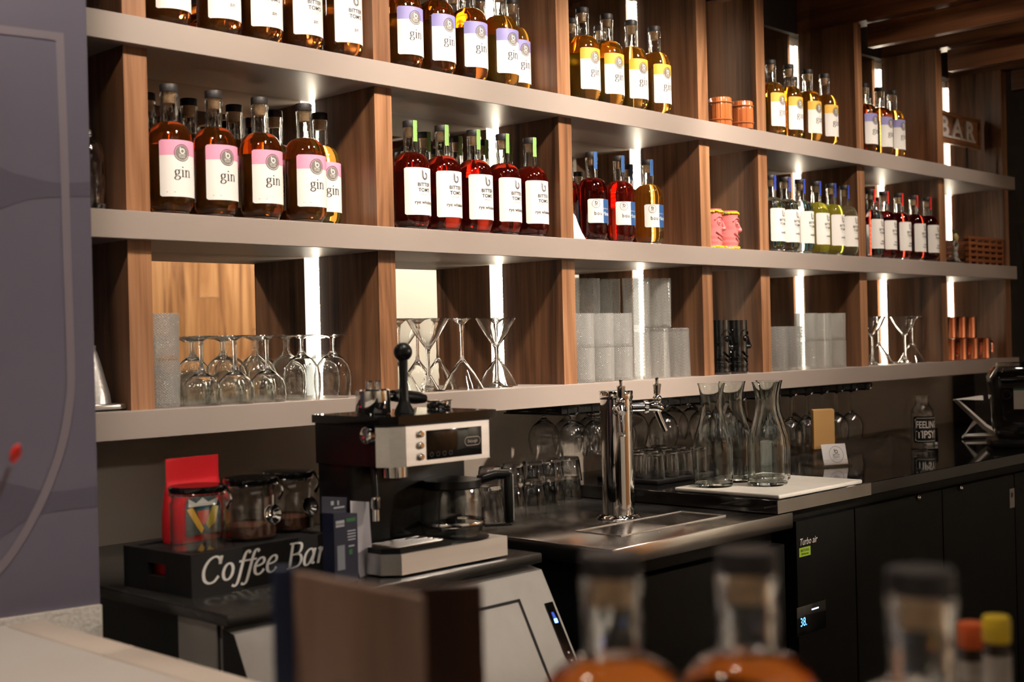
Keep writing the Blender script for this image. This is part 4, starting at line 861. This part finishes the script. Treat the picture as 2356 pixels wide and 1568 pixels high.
fp = MB(); P = [(-0.002, 0.030), (0.012, 0.010), (0.040, -0.003), (CW - 0.045, -0.003), (CW - 0.036, 0.004)]
for a, b in zip(P, P[1:]): fp.add([(*a, 0.192 if a[0] < 0.15 else 0.190), (*b, 0.192), (*b, 0.262), (*a, 0.262)], [(0, 1, 2, 3)])
fp.build('front_panel', M_steel, t)
MB().prism(chamfer(-0.003, CW - 0.028, -0.006, CD + 0.004, 0.024), 0.2665, 0.281).build('lid', M_blackg, t)
MB().box(0.088, 0.224, -0.0048, -0.0032, 0.200, 0.252, bev=0.0006).build('screen', M_blackg, t)
lg = MB(); o_ = [(q[0] * 1.0, q[1]) for q in ring2(0.0072, 0.0082, 24)[0]]
o_ = [(x + (0.012 if x > 0 else -0.012), y) for x, y in o_]; flat(lg, (o_, ring2(1, 1, 24)[1]), T(0.200, -0.0052, 0.226) @ RX(90)); flat(lg, sans('DeLonghi', 0.0078, 'CENTER', 0.82), T(0.200, -0.0052, 0.2235) @ RX(90)); lg.build('logo', plain('logo_silver', (0.62, 0.52, 0.46), 0.4), t); t.children[-1]['kind'] = 'stuff'
for k in range(4): flat(MB(), ring2(0.0036, 0.0042, 16), T(0.098 + k * 0.0155, -0.0052, 0.209) @ RX(90)).build('touch_icon', plain('icon_grey', (0.10, 0.09, 0.085), 0.5), t)
for k in range(3): MB().lathe([(0, 0.006), (0.0045, 0.006), (0.0062, 0.004), (0.0068, 0), (0, 0)], 20, X=T(0.073, -0.0035, 0.207 + k * 0.020) @ RX(90)).build('button', M_chrome, t)
MB().lathe([(0, 0.014), (0.010, 0.014), (0.0155, 0.010), (0.017, 0), (0, 0)], 28, X=T(-0.001, 0.046, 0.248) @ RY(-90)).build('steam_knob', M_chrome, t)
MB().lathe([(0, 0.168), (0.020, 0.168), (0.024, 0.170), (0.024, 0.1915), (0, 0.1915)], 28, X=T(0.058, 0.050, 0)).build('brew_head', M_chrome, t)
MB().tube([(0.010, 0.050, 0.192), (0.006, 0.044, 0.165), (0.004, 0.040, 0.135)], 0.006, 10).build('steam_wand', M_black, t); MB().lathe([(0.0058, 0.098), (0.0062, 0.118), (0.0085, 0.121), (0.0085, 0.140), (0.0062, 0.141), (0.0062, 0.0985)], 16, X=T(0.004, 0.040, 0), loop=True).build('wand_sleeve', M_chrome, t)
# glass pot
t = thing('coffee_pot', 'glass coffee pot with black handle on the hot plate', 'coffee pot', (-0.643, -0.454, ZI + e + 0.0462))
MB().lathe(shell([(0.052, 0), (0.058, 0.004), (0.0615, 0.030), (0.0605, 0.070), (0.052, 0.096)], 0.0018, 0.003), 40).build('glass_body', M_thin, t)
MB().lathe([(0.0622, 0.020), (0.0628, 0.021), (0.0628, 0.0275), (0.0622, 0.0285)], 40).build('steel_band', M_chrome, t)
MB().lathe([(0.0535, 0.088), (0.0555, 0.0905), (0.0545, 0.104), (0, 0.112), (0, 0.098), (0.050, 0.098)], 40).build('collar', M_black, t)
h = MB(); X = RZ(-28)
h.tube([(0.052, 0, 0.100), (0.085, 0, 0.108), (0.112, 0, 0.107)], 0.009, 10, X=X); h.build('handle_bridge', M_black, t)
MB().box(0.104, 0.118, -0.008, 0.008, 0.016, 0.112, bev=0.002, X=X).build('handle_grip', M_black, t); MB().box(0.1182, 0.1200, -0.007, 0.007, 0.020, 0.106, X=X).build('handle_trim', M_steel, t)
MB().box(0.062, 0.116, -0.006, 0.006, 0.010, 0.0158, X=X, bev=0.002).build('handle_foot', M_black, t)
# things resting on the machine
ZT = ZI + e + 0.2814
t = thing('portafilter', 'chrome portafilter with black handle lying on the coffee machine', 'portafilter', (-0.795, -0.412, ZT))
MB().lathe([(0, 0), (0.031, 0), (0.033, 0.003), (0.031, 0.042), (0.028, 0.045), (0, 0.045)], 32).build('basket', M_chrome, t)
for dx in (-0.009, 0.011): MB().lathe([(0, 0.0452), (0.006, 0.0452), (0.0055, 0.057), (0.0065, 0.060), (0, 0.060)], 14, X=T(dx, 0.0, 0)).build('spout', M_chrome, t)
MB().tube([(0.031, 0.005, 0.028), (0.055, 0.010, 0.030)], 0.006, 10).build('neck', M_chrome, t); MB().tube([(0.055, 0.010, 0.030), (0.075, 0.014, 0.029), (0.125, 0.024, 0.023), (0.150, 0.029, 0.020)], [0.0105, 0.0125, 0.0125, 0.009], 14).build('handle', M_black, t)
t = thing('tamper', 'black ball-topped lever standing on the coffee machine', 'tamper', (-0.752, -0.448, ZT))
MB().lathe([(0, 0), (0.019, 0), (0.018, 0.004), (0.011, 0.018), (0.009, 0.026), (0.0078, 0.060), (0.0085, 0.098), (0, 0.099)], 20).build('shaft', M_black, t); MB().ball((0, 0, 0.111), 0.0172, seg=24).build('ball', M_black, t)
t = thing('filter_basket', 'small chrome filter basket lying on the coffee machine', 'basket', (-0.622, -0.400, ZT))
MB().lathe(shell([(0.022, 0), (0.0235, 0.002), (0.0235, 0.014), (0.027, 0.016)], 0.0014, 0.0014), 28).build('cup', M_chrome, t)

# ------------------------------------------------------------------ beer cooler with tap tower
ZK = 0.995; KX0, KX1, KY0, KY1 = -0.285, 0.400, -0.545, 0.275
t = thing('beer_cooler', 'black beer cooler with stainless steel top', 'cooler', (0, 0, 0))
MB().box(KX0 + 0.02, KX1 - 0.02, KY0 + 0.05, KY1, 0.02, ZK - 0.041, bev=0.003).build('cabinet', M_fridge, t)
MB().box(KX0 + 0.03, KX1 - 0.022, KY0 + 0.012, KY0 + 0.048, 0.06, ZK - 0.075, bev=0.004).build('door', M_fridge, t)
MB().box(KX0, KX1, KY0, KY1, ZK - 0.040, ZK, bev=0.004).build('steel_top', M_steelg, t)
MB().box(0.255, 0.300, KY0 + 0.0105, KY0 + 0.0118, 0.875, 0.895).build('sticker', plain('sticker_grey', (0.30, 0.28, 0.26), 0.5), t)
for y in (-0.325, -0.455): MB().box(-0.145, 0.245, y, y + 0.0022, ZK + 0.0002, ZK + 0.003).build('tray_rim', M_steel, t)
for xx in (-0.147, 0.245): MB().box(xx, xx + 0.0022, -0.455, -0.3228, ZK + 0.0002, ZK + 0.003).build('tray_rim', M_steel, t)
for k in range(14): MB().box(0.05 + k * 0.0135, 0.0575 + k * 0.0135, -0.448, -0.330, ZK + 0.0002, ZK + 0.0016).build('tray_bar', M_steelg, t)
t = thing('tap_tower', 'chrome beer tower with two faucets', 'beer tap', (0.082, -0.262, ZK + e))
MB().lathe([(0, 0), (0.050, 0), (0.052, 0.003), (0.049, 0.007), (0.0415, 0.010), (0, 0.010)], 40).build('flange', M_chrome, t)
for k in range(5): a = k * 2 * PI / 5; MB().lathe([(0, 0), (0.004, 0), (0.004, 0.003), (0, 0.004)], 8, X=T(0.046 * math.cos(a), 0.046 * math.sin(a), 0.0072)).build('bolt', M_chrome, t)
MB().lathe([(0, 0.010), (0.0385, 0.010), (0.0385, 0.284), (0, 0.284)], 48).build('column', M_chrome, t); MB().lathe([(0, 0.2842), (0.0400, 0.2842), (0.0405, 0.288), (0.0405, 0.302), (0.039, 0.304), (0, 0.304)], 48).build('cap', M_chrome, t)
def faucet(ang, parent):
    X = RZ(ang) @ T(0.0385, 0, 0.262)
    f = MB(); f.tube([(0, 0, 0), (0.030, 0, 0)], 0.0105, 16, X=X); f.lathe([(0, 0), (0.016, 0), (0.0175, 0.003), (0.016, 0.010), (0, 0.010)], 24, X=X @ T(0.028, 0, 0) @ RY(90)); f.build('shank', M_chrome, parent)
    f = MB(); f.tube([(0.038, 0, 0), (0.050, 0, 0.002), (0.064, 0, 0), (0.072, 0, -0.006)], [0.010, 0.0125, 0.0125, 0.0085], 16, X=X).build('valve_body', M_chrome, parent)
    MB().tube([(0.058, 0, -0.010), (0.066, 0, -0.030), (0.078, 0, -0.058)], [0.0085, 0.0075, 0.0075], 14, X=X).build('spout', M_chrome, parent)
    MB().ball((0.060, 0, 0.020), 0.0115, X=X, seg=18).build('pivot_ball', M_chrome, parent); MB().lathe([(0, 0.031), (0.0075, 0.031), (0.008, 0.036), (0.0105, 0.052), (0.0105, 0.056), (0.004, 0.057), (0.0038, 0.066), (0.0048, 0.070), (0, 0.072)], 18, X=X @ T(0.060, 0, 0)).build('lever_collar', M_chrome, parent)
faucet(-134, t); faucet(-44, t)
# stacked glasses upside down on the cooler
for i, x in enumerate((-0.010, 0.072, 0.149, 0.222, 0.293)):
    for k, w in enumerate(('lower', 'upper')):
        put_rock((x, 0.080, ZK + e + 0.064 + k * 0.0505), f'{w} upside-down tumbler in the {ORD[i]} stack from the coffee machine', 'upside-down tumbler stacks', flip=True)

# ------------------------------------------------------------------ back-bar fridge with the black counter
ZN = 1.03; NX0 = 0.330; NY0 = -0.545
t = thing('back_bar_fridge', 'long black back-bar fridge with glossy black counter top', 'fridge', (0, 0, 0))
MB().box(NX0 + 0.085, 3.3, NY0 + 0.03, 0.28, 0.03, ZN - 0.034).build('cabinet', M_fridge, t)
MB().box(NX0, 3.32, NY0, 0.290, ZN - 0.033, ZN, bev=0.0015, seg=1).build('counter_top', M_blackc, t)
MB().box(NX0, 0.78, NY0 - 0.0012, NY0 - 0.0002, ZN - 0.0325, ZN - 0.001).build('steel_edge', M_steelg, t)
for xa, xb in ((0.420, 0.70), (0.706, 1.20), (1.206, 1.70), (1.706, 2.20), (2.206, 2.70), (2.706, 3.2)):
    d = MB().box(xa, xb, NY0 + 0.006, NY0 + 0.029, 0.08, ZN - 0.062).build('door' if xa > .5 else 'grille_panel', M_fridge, t)
for x in (1.05, 1.315): MB().ball((x, NY0 + 0.002, 0.962), (0.008, 0.007, 0.008), seg=14).build('door_lock', M_chrome, t)
lg = MB(); flat(lg, sans('Turbo air', 0.0235, 'LEFT', 0.9, 0.0003), T(0.432, NY0 + 0.0052, 0.908) @ RX(90) @ Matrix.Shear('XZ', 4, (0.25, 0)) ); lg.build('maker_badge', plain('badge_pale', (0.62, 0.56, 0.52), 0.35), t); t.children[-1]['kind'] = 'stuff'
gl = MB().box(0.430, 0.482, NY0 + 0.0048, NY0 + 0.0056, 0.880, 0.902).build('green_label', plain('lime_label', (0.35, 0.55, 0.03), 0.5), t)
pr = MB(); flat(pr, sans('NATURAL', 0.0095, 'CENTER', 0.95), T(0.456, NY0 + 0.0044, 0.892) @ RX(90)); flat(pr, sans('Refrigerant', 0.0075, 'CENTER', 0.95), T(0.456, NY0 + 0.0044, 0.884) @ RX(90)); pr.build('lettering', M_ink, gl); gl.children[-1]['kind'] = 'stuff'
dp = MB().box(0.410, 0.545, NY0 + 0.0035, NY0 + 0.0058, 0.690, 0.760, bev=0.0006).build('display_panel', M_blackg, t)
pr = MB(); flat(pr, sans('38.', 0.030, 'LEFT', 0.85), T(0.424, NY0 + 0.0030, 0.712) @ RX(90)); pr.build('temperature_digits', emit('digit_blue', (0.10, 0.35, 1.0), 4.0), dp); dp.children[-1]['kind'] = 'stuff'
MB().box(0.478, 0.510, NY0 + 0.0026, NY0 + 0.0032, 0.744, 0.7475).build('indicator_bar', emit('digit_white', (0.45, 0.60, 1.0), 3.0), dp)
st = MB().box(1.665, 1.700, NY0 + 0.0048, NY0 + 0.0056, 0.865, 0.925).build('warning_sticker', plain('pale_sticker', (0.40, 0.38, 0.36), 0.5), t)
MB().lathe([(0, 0.0003), (0.009, 0.0003), (0.009, 0.0), (0, 0)], 16, X=T(1.680, NY0 + 0.0046, 0.905) @ RX(90)).build('sticker_symbol', plain('symbol_brown', (0.06, 0.03, 0.02), 0.5), st)
# white mat with carafes
t = thing('cutting_mat', 'white plastic cutting board on the black counter', 'cutting board', (0.342, -0.543, ZN + e))
MB().box(0, 0.400, 0, 0.310, 0, 0.011, bev=0.004, seg=3).build('board', noisy('white_hdpe', (0.74, 0.70, 0.64), (0.68, 0.64, 0.58), rough=0.45, scale=30), t)
p_car = [(0.046, 0), (0.050, 0.004), (0.0505, 0.020), (0.0505, 0.095), (0.048, 0.118), (0.040, 0.145), (0.030, 0.178), (0.0265, 0.205), (0.0275, 0.228), (0.033, 0.254), (0.0355, 0.262)]
put_car = glass_copies(lambda: MB().lathe(shell(p_car, 0.0026, 0.010), 44).build('carafe', M_green))
for x, y, lab in ((0.412, -0.305, 'glass carafe at the near corner of the white cutting board'), (0.508, -0.405, 'glass carafe standing in front of the other carafes'), (0.618, -0.345, 'glass carafe on the card holder side of the white board'), (0.535, -0.285, 'glass carafe standing behind the other carafes')):
    put_car((x, y, ZN + e + 0.0115), lab, 'glass carafes')
# tray of small tumblers
t = thing('bar_tray', 'black rubber bar mat holding small upside-down tumblers', 'bar mat', (0.425, -0.115, ZN + e)); MB().box(0, 0.26, 0, 0.21, 0, 0.013, bev=0.003).build('mat', M_blackm, t)
for j in range(3):
    for i in range(4): put_shot((0.458 + i * 0.064, -0.083 + j * 0.066, ZN + e + 0.0135 + 0.070), f'upside-down small tumbler on the bar mat, row {ORD[j]} from the front, {ORD[i]}', 'small tumblers on the bar mat', flip=True)
put_dots((0.985, -0.085, ZN + e), 'short beaded tumbler alone on the counter behind the carafes', None, scale=0.82)
# card holder
t = thing('card_holder', 'clear acrylic holder with tan cards and a white logo card', 'card holder', (1.100, -0.235, ZN + e), R_(-26))
MB().box(-0.060, 0.060, -0.035, 0.045, 0, 0.005, bev=0.001, seg=1).build('base', M_acryl, t)
for y, h in ((0.036, 0.085), (-0.006, 0.060), (-0.030, 0.022)): MB().box(-0.058, 0.058, y, y + 0.0025, 0.0052, h).build('acrylic_wall', M_acryl, t)
for k in range(5): MB().box(-0.044 + k * 0.0014, 0.028 + k * 0.0014, 0.006 + k * 0.0045, 0.0088 + k * 0.0045, 0.052, 0.166 + k * 0.0008).build('tan_card', plain('tan_card', (0.62, 0.36, 0.13), 0.7), t)
cd = MB().box(-0.036, 0.048, -0.0012, 0.0, 0, 0.062, bev=0.0004, seg=1, X=T(0.004, -0.024, 0.0055) @ RX(-14)).build('white_card', plain('card_white', (0.80, 0.78, 0.80), 0.5), t)
pr = MB(); X = T(0.010, -0.0262, 0.0360) @ RX(90 - 14)
flat(pr, ring2(0.0235, 0.0245, 30), X @ T(0, 0, 0.0006)); flat(pr, ring2(0.0035, 0.0058, 16), X @ T(0.001, 0.008, 0.0006)); flat(pr, bar2(0.002, 0.008), X @ T(-0.005, 0.013, 0.0006))
flat(pr, sans('BITTER', 0.0075), X @ T(0, -0.004, 0.0006)); flat(pr, sans("TOM'S", 0.0075), X @ T(0, -0.011, 0.0006)); pr.build('logo_print', M_inkgrey, cd); cd.children[-1]['kind'] = 'stuff'
# Feeling Tipsy bottle
t = thing('water_bottle', 'clear glass bottle with black label reading Feeling Tipsy', 'bottle', (1.745, -0.215, ZN + e))
MB().lathe(shell([(0.036, 0), (0.039, 0.004), (0.039, 0.115), (0.036, 0.132), (0.028, 0.144), (0.0235, 0.150), (0.0235, 0.176), (0.0255, 0.180)], 0.0024, 0.006), 40).build('glass_body', M_thin, t)
TR = 0.0398; yaw = R_(-38); lb = MB(); patch(lb, TR, 1.22, 0.024, 0.112, 0, rc=0.004)
lo = lb.build('label', M_black, t, rot=yaw); pr = MB(); RR = TR + 0.0004
wrapped(pr, sans('FEELING', 0.032, 'CENTER', 0.66, 0.0006), 0, 0.0735, RR); wrapped(pr, sans('TIPSY?', 0.034, 'CENTER', 0.80, 0.0008), 0, 0.0405, RR)
for v in (0.0300, 0.1060):
    for k in range(-5, 6): wrapped(pr, bar2(0.0068, 0.0012), k * 0.0068, v, RR)
for s in (-1, 1):
    vs, fs = ribbon([(p.x, p.y) for p in smooth_path([(s * .043, .101), (s * .040, .085), (s * .043, .067), (s * .040, .049), (s * .043, .035)], 4)], .0005, .0005); wrapped(pr, (vs, fs), 0, 0, RR)
    for v in (.0335, .1005): wrapped(pr, ring2(.0016, .0026, 12), s * .0405, v, RR)
pr.build('lettering', M_white, lo)
# chalk holder clip beside it, white bracket and blender jar at the far end
t = thing('label_clip', 'small black and white clip stand behind the Feeling Tipsy bottle', 'clip', (1.905, -0.165, ZN + e), R_(-40))
MB().box(-0.020, 0.020, -0.014, 0.014, 0, 0.010, bev=0.002).build('foot', plain('clip_white', (0.55, 0.53, 0.5), 0.4), t); MB().box(-0.012, 0.026, -0.004, 0.004, 0.0105, 0.060, bev=0.002, X=RY(0)).build('plate', M_black, t); MB().box(-0.018, 0.010, -0.005, 0.005, 0.0605, 0.068, bev=0.002).build('clip_head', MATS['clip_white'], t)
t = thing('star_ornament', 'white angular open star ornament propped behind the blender jar', 'ornament', (2.17, -0.135, ZN + e), R_(-42))
MB().tube([(0.10, 0, 0.148), (0.0, 0, 0.145), (0.105, 0, 0.045), (0.155, 0, 0.0125)], 0.012, 4).build('upper_arm', plain('ornament_white', (0.66, 0.62, 0.58), 0.5), t); MB().tube([(0.075, 0.004, 0.064), (0.028, 0.006, 0.0105), (0.145, 0.008, 0.0105)], 0.010, 4).build('lower_arm', MATS['ornament_white'], t)
t = thing('blender_jar', 'clear square blender jar with lid at the far end of the counter', 'blender jar', (1.985, -0.430, ZN + e), R_(-60))
MB().box(-0.085, 0.085, -0.085, 0.085, 0, 0.028, bev=0.006).build('base', M_black, t)
def sq(r, z, n=32): return [(r * math.copysign(abs(math.cos(a)) ** .3, math.cos(a)), r * math.copysign(abs(math.sin(a)) ** .3, math.sin(a)), z) for a in (2 * PI * k / n for k in range(n))]
rings = [sq(0.060, 0.029), sq(0.070, 0.06), sq(0.082, 0.19), sq(0.086, 0.235), sq(0.066, 0.268), sq(0.063, 0.268), sq(0.083, 0.234), sq(0.079, 0.19), sq(0.067, 0.062), sq(0.057, 0.033)]
vs = [p for r in rings for p in r]; n = 32; fs = [(j * n + k, j * n + (k + 1) % n, (j + 1) * n + (k + 1) % n, (j + 1) * n + k) for j in range(len(rings) - 1) for k in range(n)] + [tuple(range(n - 1, -1, -1)), tuple((len(rings) - 1) * n + k for k in range(n))]
MB().add(vs, fs, 0, True).build('jar_body', M_smoke, t)
MB().lathe([(0, 0.2685), (0.060, 0.2685), (0.058, 0.282), (0, 0.284)], 30).build('lid', M_smoke, t)
MB().lathe([(0.012, 0.0006), (0.0165, 0.0006), (0.0165, 0.004), (0.012, 0.004)], 24, X=T(-0.035, -0.0845, 0.178) @ RX(90), loop=True).build('latch_ring', M_black, t)
MB().box(-0.015, 0.058, -0.0868, -0.0858, 0.130, 0.198).build('paper_label', plain('jar_label', (0.55, 0.52, 0.48), 0.6), t); MB().box(-0.015, 0.058, -0.0870, -0.0869, 0.192, 0.198).build('label_stripe', TINT['dgreen'], t)

# ------------------------------------------------------------------ foreground bar
ZBAR = 1.02
FG1 = (-1.6795, -1.7015); FG2 = (-1.6195, -1.7625); FG3 = (-1.6190, -1.8790)
t = thing('bar_counter', 'white stone bar counter with raised pale edge', 'counter', (0, 0, 0))
M_stone = noisy('pale_stone', (0.66, 0.60, 0.55), (0.60, 0.54, 0.49), rough=0.35, scale=4); M_edge = noisy('pale_edge', (0.60, 0.50, 0.42), (0.64, 0.54, 0.46), rough=0.4, scale=8)
MB().box(-2.10, -1.462, -2.90, -0.36, ZBAR - 0.04, ZBAR, bev=0.002, seg=1).build('stone_top', M_stone, t)
for k in range(9): y0 = -0.36 - 0.28 * (k + 1); MB().box(-1.4615, -1.408, y0 + 0.001, y0 + 0.279, ZBAR - 0.04, ZBAR + 0.001, bev=0.003).build('edge_strip', M_edge, t)
MB().box(-2.0, -1.50, -2.85, -0.42, 0, ZBAR - 0.0405).build('bar_front', M_dark, t)
t = thing('service_ledge', 'narrow dark ledge on the working side of the bar', 'ledge', (0, 0, 0))
MB().box(-1.40, -1.08, -2.6, -1.56, ZBAR - 0.06, ZBAR - 0.03).build('ledge_board', M_blackm, t); MB().box(-1.38, -1.10, -2.58, -1.60, 0, ZBAR - 0.0605).build('ledge_body', M_dark, t)
def squat(me):
    c = me.copy()
    for v in c.vertices:
        if v.co.z > 0.189: v.co.z = 0.19 + (v.co.z - 0.19) * 0.80
    return c
for x, y, l, lab in ((FG1[0], FG1[1], 'amber', 'blurred amber bottle on the bar nearest the menu'), (FG2[0], FG2[1], 'amber', 'blurred amber bottle on the bar between the two others'), (FG3[0], FG3[1], 'clear', 'blurred clear bottle on the bar nearest the bitters')):
    t = thing('spirit_bottle', lab, 'bottle', (x, y, ZBAR + e), 0, 'blurred bottles on the bar'); t.scale = (1.06,) * 3
    link('spirit', squat(liquid_mesh(l)), t); link('glass_neck', squat(me_neck), t); link('glass_base', me_foot, t); link('cork', squat(me_cork), t); link('cap', squat(me_cap), t)
# wooden menu standing open
t = thing('menu', 'wooden menu standing open on the bar with blue spine', 'menu', (0, 0, ZBAR + e))
M_menu = wood('menu_wood', (0.12, 0.065, 0.042), (0.20, 0.115, 0.078), (0.28, 0.17, 0.12)); M_menud = wood('menu_wood_dark', (0.03, 0.011, 0.006), (0.06, 0.022, 0.011), (0.09, 0.035, 0.018))
def slab(a, b, z1, th, name, mat, parent):
    a = Vector((a[0], a[1], 0)); b = Vector((b[0], b[1], 0)); d_ = (b - a); L_ = d_.length; ang = math.atan2(d_.y, d_.x)
    return MB().box(0, L_, -th / 2, th / 2, 0, z1, bev=0.0025).build(name, mat, parent, (a.x, a.y, 0), ang)
S0 = (-1.7630, -1.4850); A0 = (-1.7690, -1.6230); B0 = (-1.6660, -1.5720)
c1 = slab(S0, A0, 0.2440, 0.007, 'front_cover', M_menu, t); slab((S0[0] + 0.008, S0[1] - 0.002), B0, 0.2300, 0.007, 'back_cover', M_menud, t)
em = MB(); flat(em, ring2(0.024, 0.030, 36), T(0.052, 0, 0.150)); X = Matrix.Rotation(PI, 4, 'Z')
MB().add([(0.060 + v[0], -0.0042, 0.145 + v[1]) for v in ring2(0.026, 0.031, 36)[0]], ring2(1, 1, 36)[1]).build('engraved_ring', M_menud, c1); MB().add([(0.060 + v[0], 0.0042, 0.145 + v[1]) for v in ring2(0.026, 0.031, 36)[0]], ring2(1, 1, 36)[1]).build('engraved_ring', M_menud, c1)
MB().box(-0.0085, 0.0085, -0.003, 0.003, 0, 0.246, bev=0.001, seg=1).build('spine', plain('blue_spine', (0.007, 0.016, 0.06), 0.5), t, (S0[0] - 0.0035, S0[1] + 0.009, 0), R_(-40))
# bitters bottles
for x, y, h, cm, lab in ((-1.2279, -1.7515, 0.186, plain('yellow_cap', (0.80, 0.55, 0.02), 0.45), 'bitters bottle with yellow cap'), (-1.2040, -1.7180, 0.172, plain('orange_cap', (0.75, 0.12, 0.02), 0.45), 'bitters bottle with orange cap')):
    t = thing('bitters_bottle', lab, 'bottle', (x, y, ZBAR - 0.03 + e), 0, 'bitters bottles')
    MB().lathe([(0, 0), (0.022, 0), (0.024, 0.003), (0.024, 0.085), (0.019, 0.102), (0.0112, 0.112), (0.0108, h - 0.022), (0, h - 0.022)], 24).build('body', plain('brown_glass', (0.025, 0.010, 0.004), 0.1), t)
    MB().lathe([(0.0246, 0.012), (0.0248, 0.013), (0.0248, 0.088), (0.0198, 0.106), (0.0120, 0.116), (0.0120, h - 0.032)], 24).build('paper_wrap', plain('cream_wrap', (0.42, 0.38, 0.33), 0.6), t)
    MB().lathe([(0, h - 0.0218), (0.0112, h - 0.0218), (0.0118, h - 0.020), (0.0118, h - 0.003), (0.0105, h), (0, h)], 20).build('cap', cm, t)
# cocktail stirrer in a little glass at the frame's edge
put_shot((-1.800, -0.875, ZBAR + e), 'small glass on the bar holding a red-tipped stirrer', None, scale=1.0)
t = thing('stirrer', 'thin cocktail stirrer with a red bulb tip', 'stirrer', (-1.797, -0.878, ZBAR + 0.0125))
MB().tube([(-0.006, 0.006, 0), (0.034, -0.034, 0.14), (0.0745, -0.0745, 0.274)], 0.0016, 6).build('stick', plain('stick_brown', (0.10, 0.05, 0.035), 0.6), t)
X = T(0.0790, -0.0790, 0.2875) @ RZ(-45) @ RY(22); MB().ball((0, 0, 0), (0.0052, 0.0052, 0.0105), seg=16, X=X).build('bulb', plain('red_bulb', (0.70, 0.015, 0.010), 0.35), t)
# a steel bracket low beside the ice machine
o = MB().prism([(0, 0), (0.075, 0.05), (0.075, -0.20), (0.0, -0.20)], 0, 0.012, 'y').build('steel_bracket', M_chrome, loc=(-1.335, -0.62, 0.90)); tag(o, 'small steel bracket standing beside the ice machine', 'bracket')

# ------------------------------------------------------------------ unseen lamp heads added at the spots for glints
M_lens = emit('glint_lens', (1.0, 0.86, 0.70), 18)
for i, (p, q) in enumerate(LAMPS):
    d_ = (Vector(q) - Vector(p)).normalized(); rot = d_.to_track_quat('-Z', 'Y').to_euler()
    t = thing('added_lamp_head', f'{ORD[i] if i < 10 else "further"} unseen black lamp head added above the bar' if i < 10 else f'unseen black lamp head added over the guest side, {ORD[i - 10]}', 'lamp', Vector(p) - d_ * 0.09, tuple(rot), 'added lamp heads')
    MB().lathe([(0, 0.10), (0.040, 0.10), (0.046, 0.095), (0.048, -0.02), (0.046, -0.022), (0.043, 0.0), (0, 0.0)], 24).build('can', M_black, t)
    MB().lathe([(0, -0.001), (0.036, -0.001), (0.036, -0.004), (0, -0.004)], 24).build('lens', M_lens, t)  # added glowing disc, there to make small glints on glass and chrome
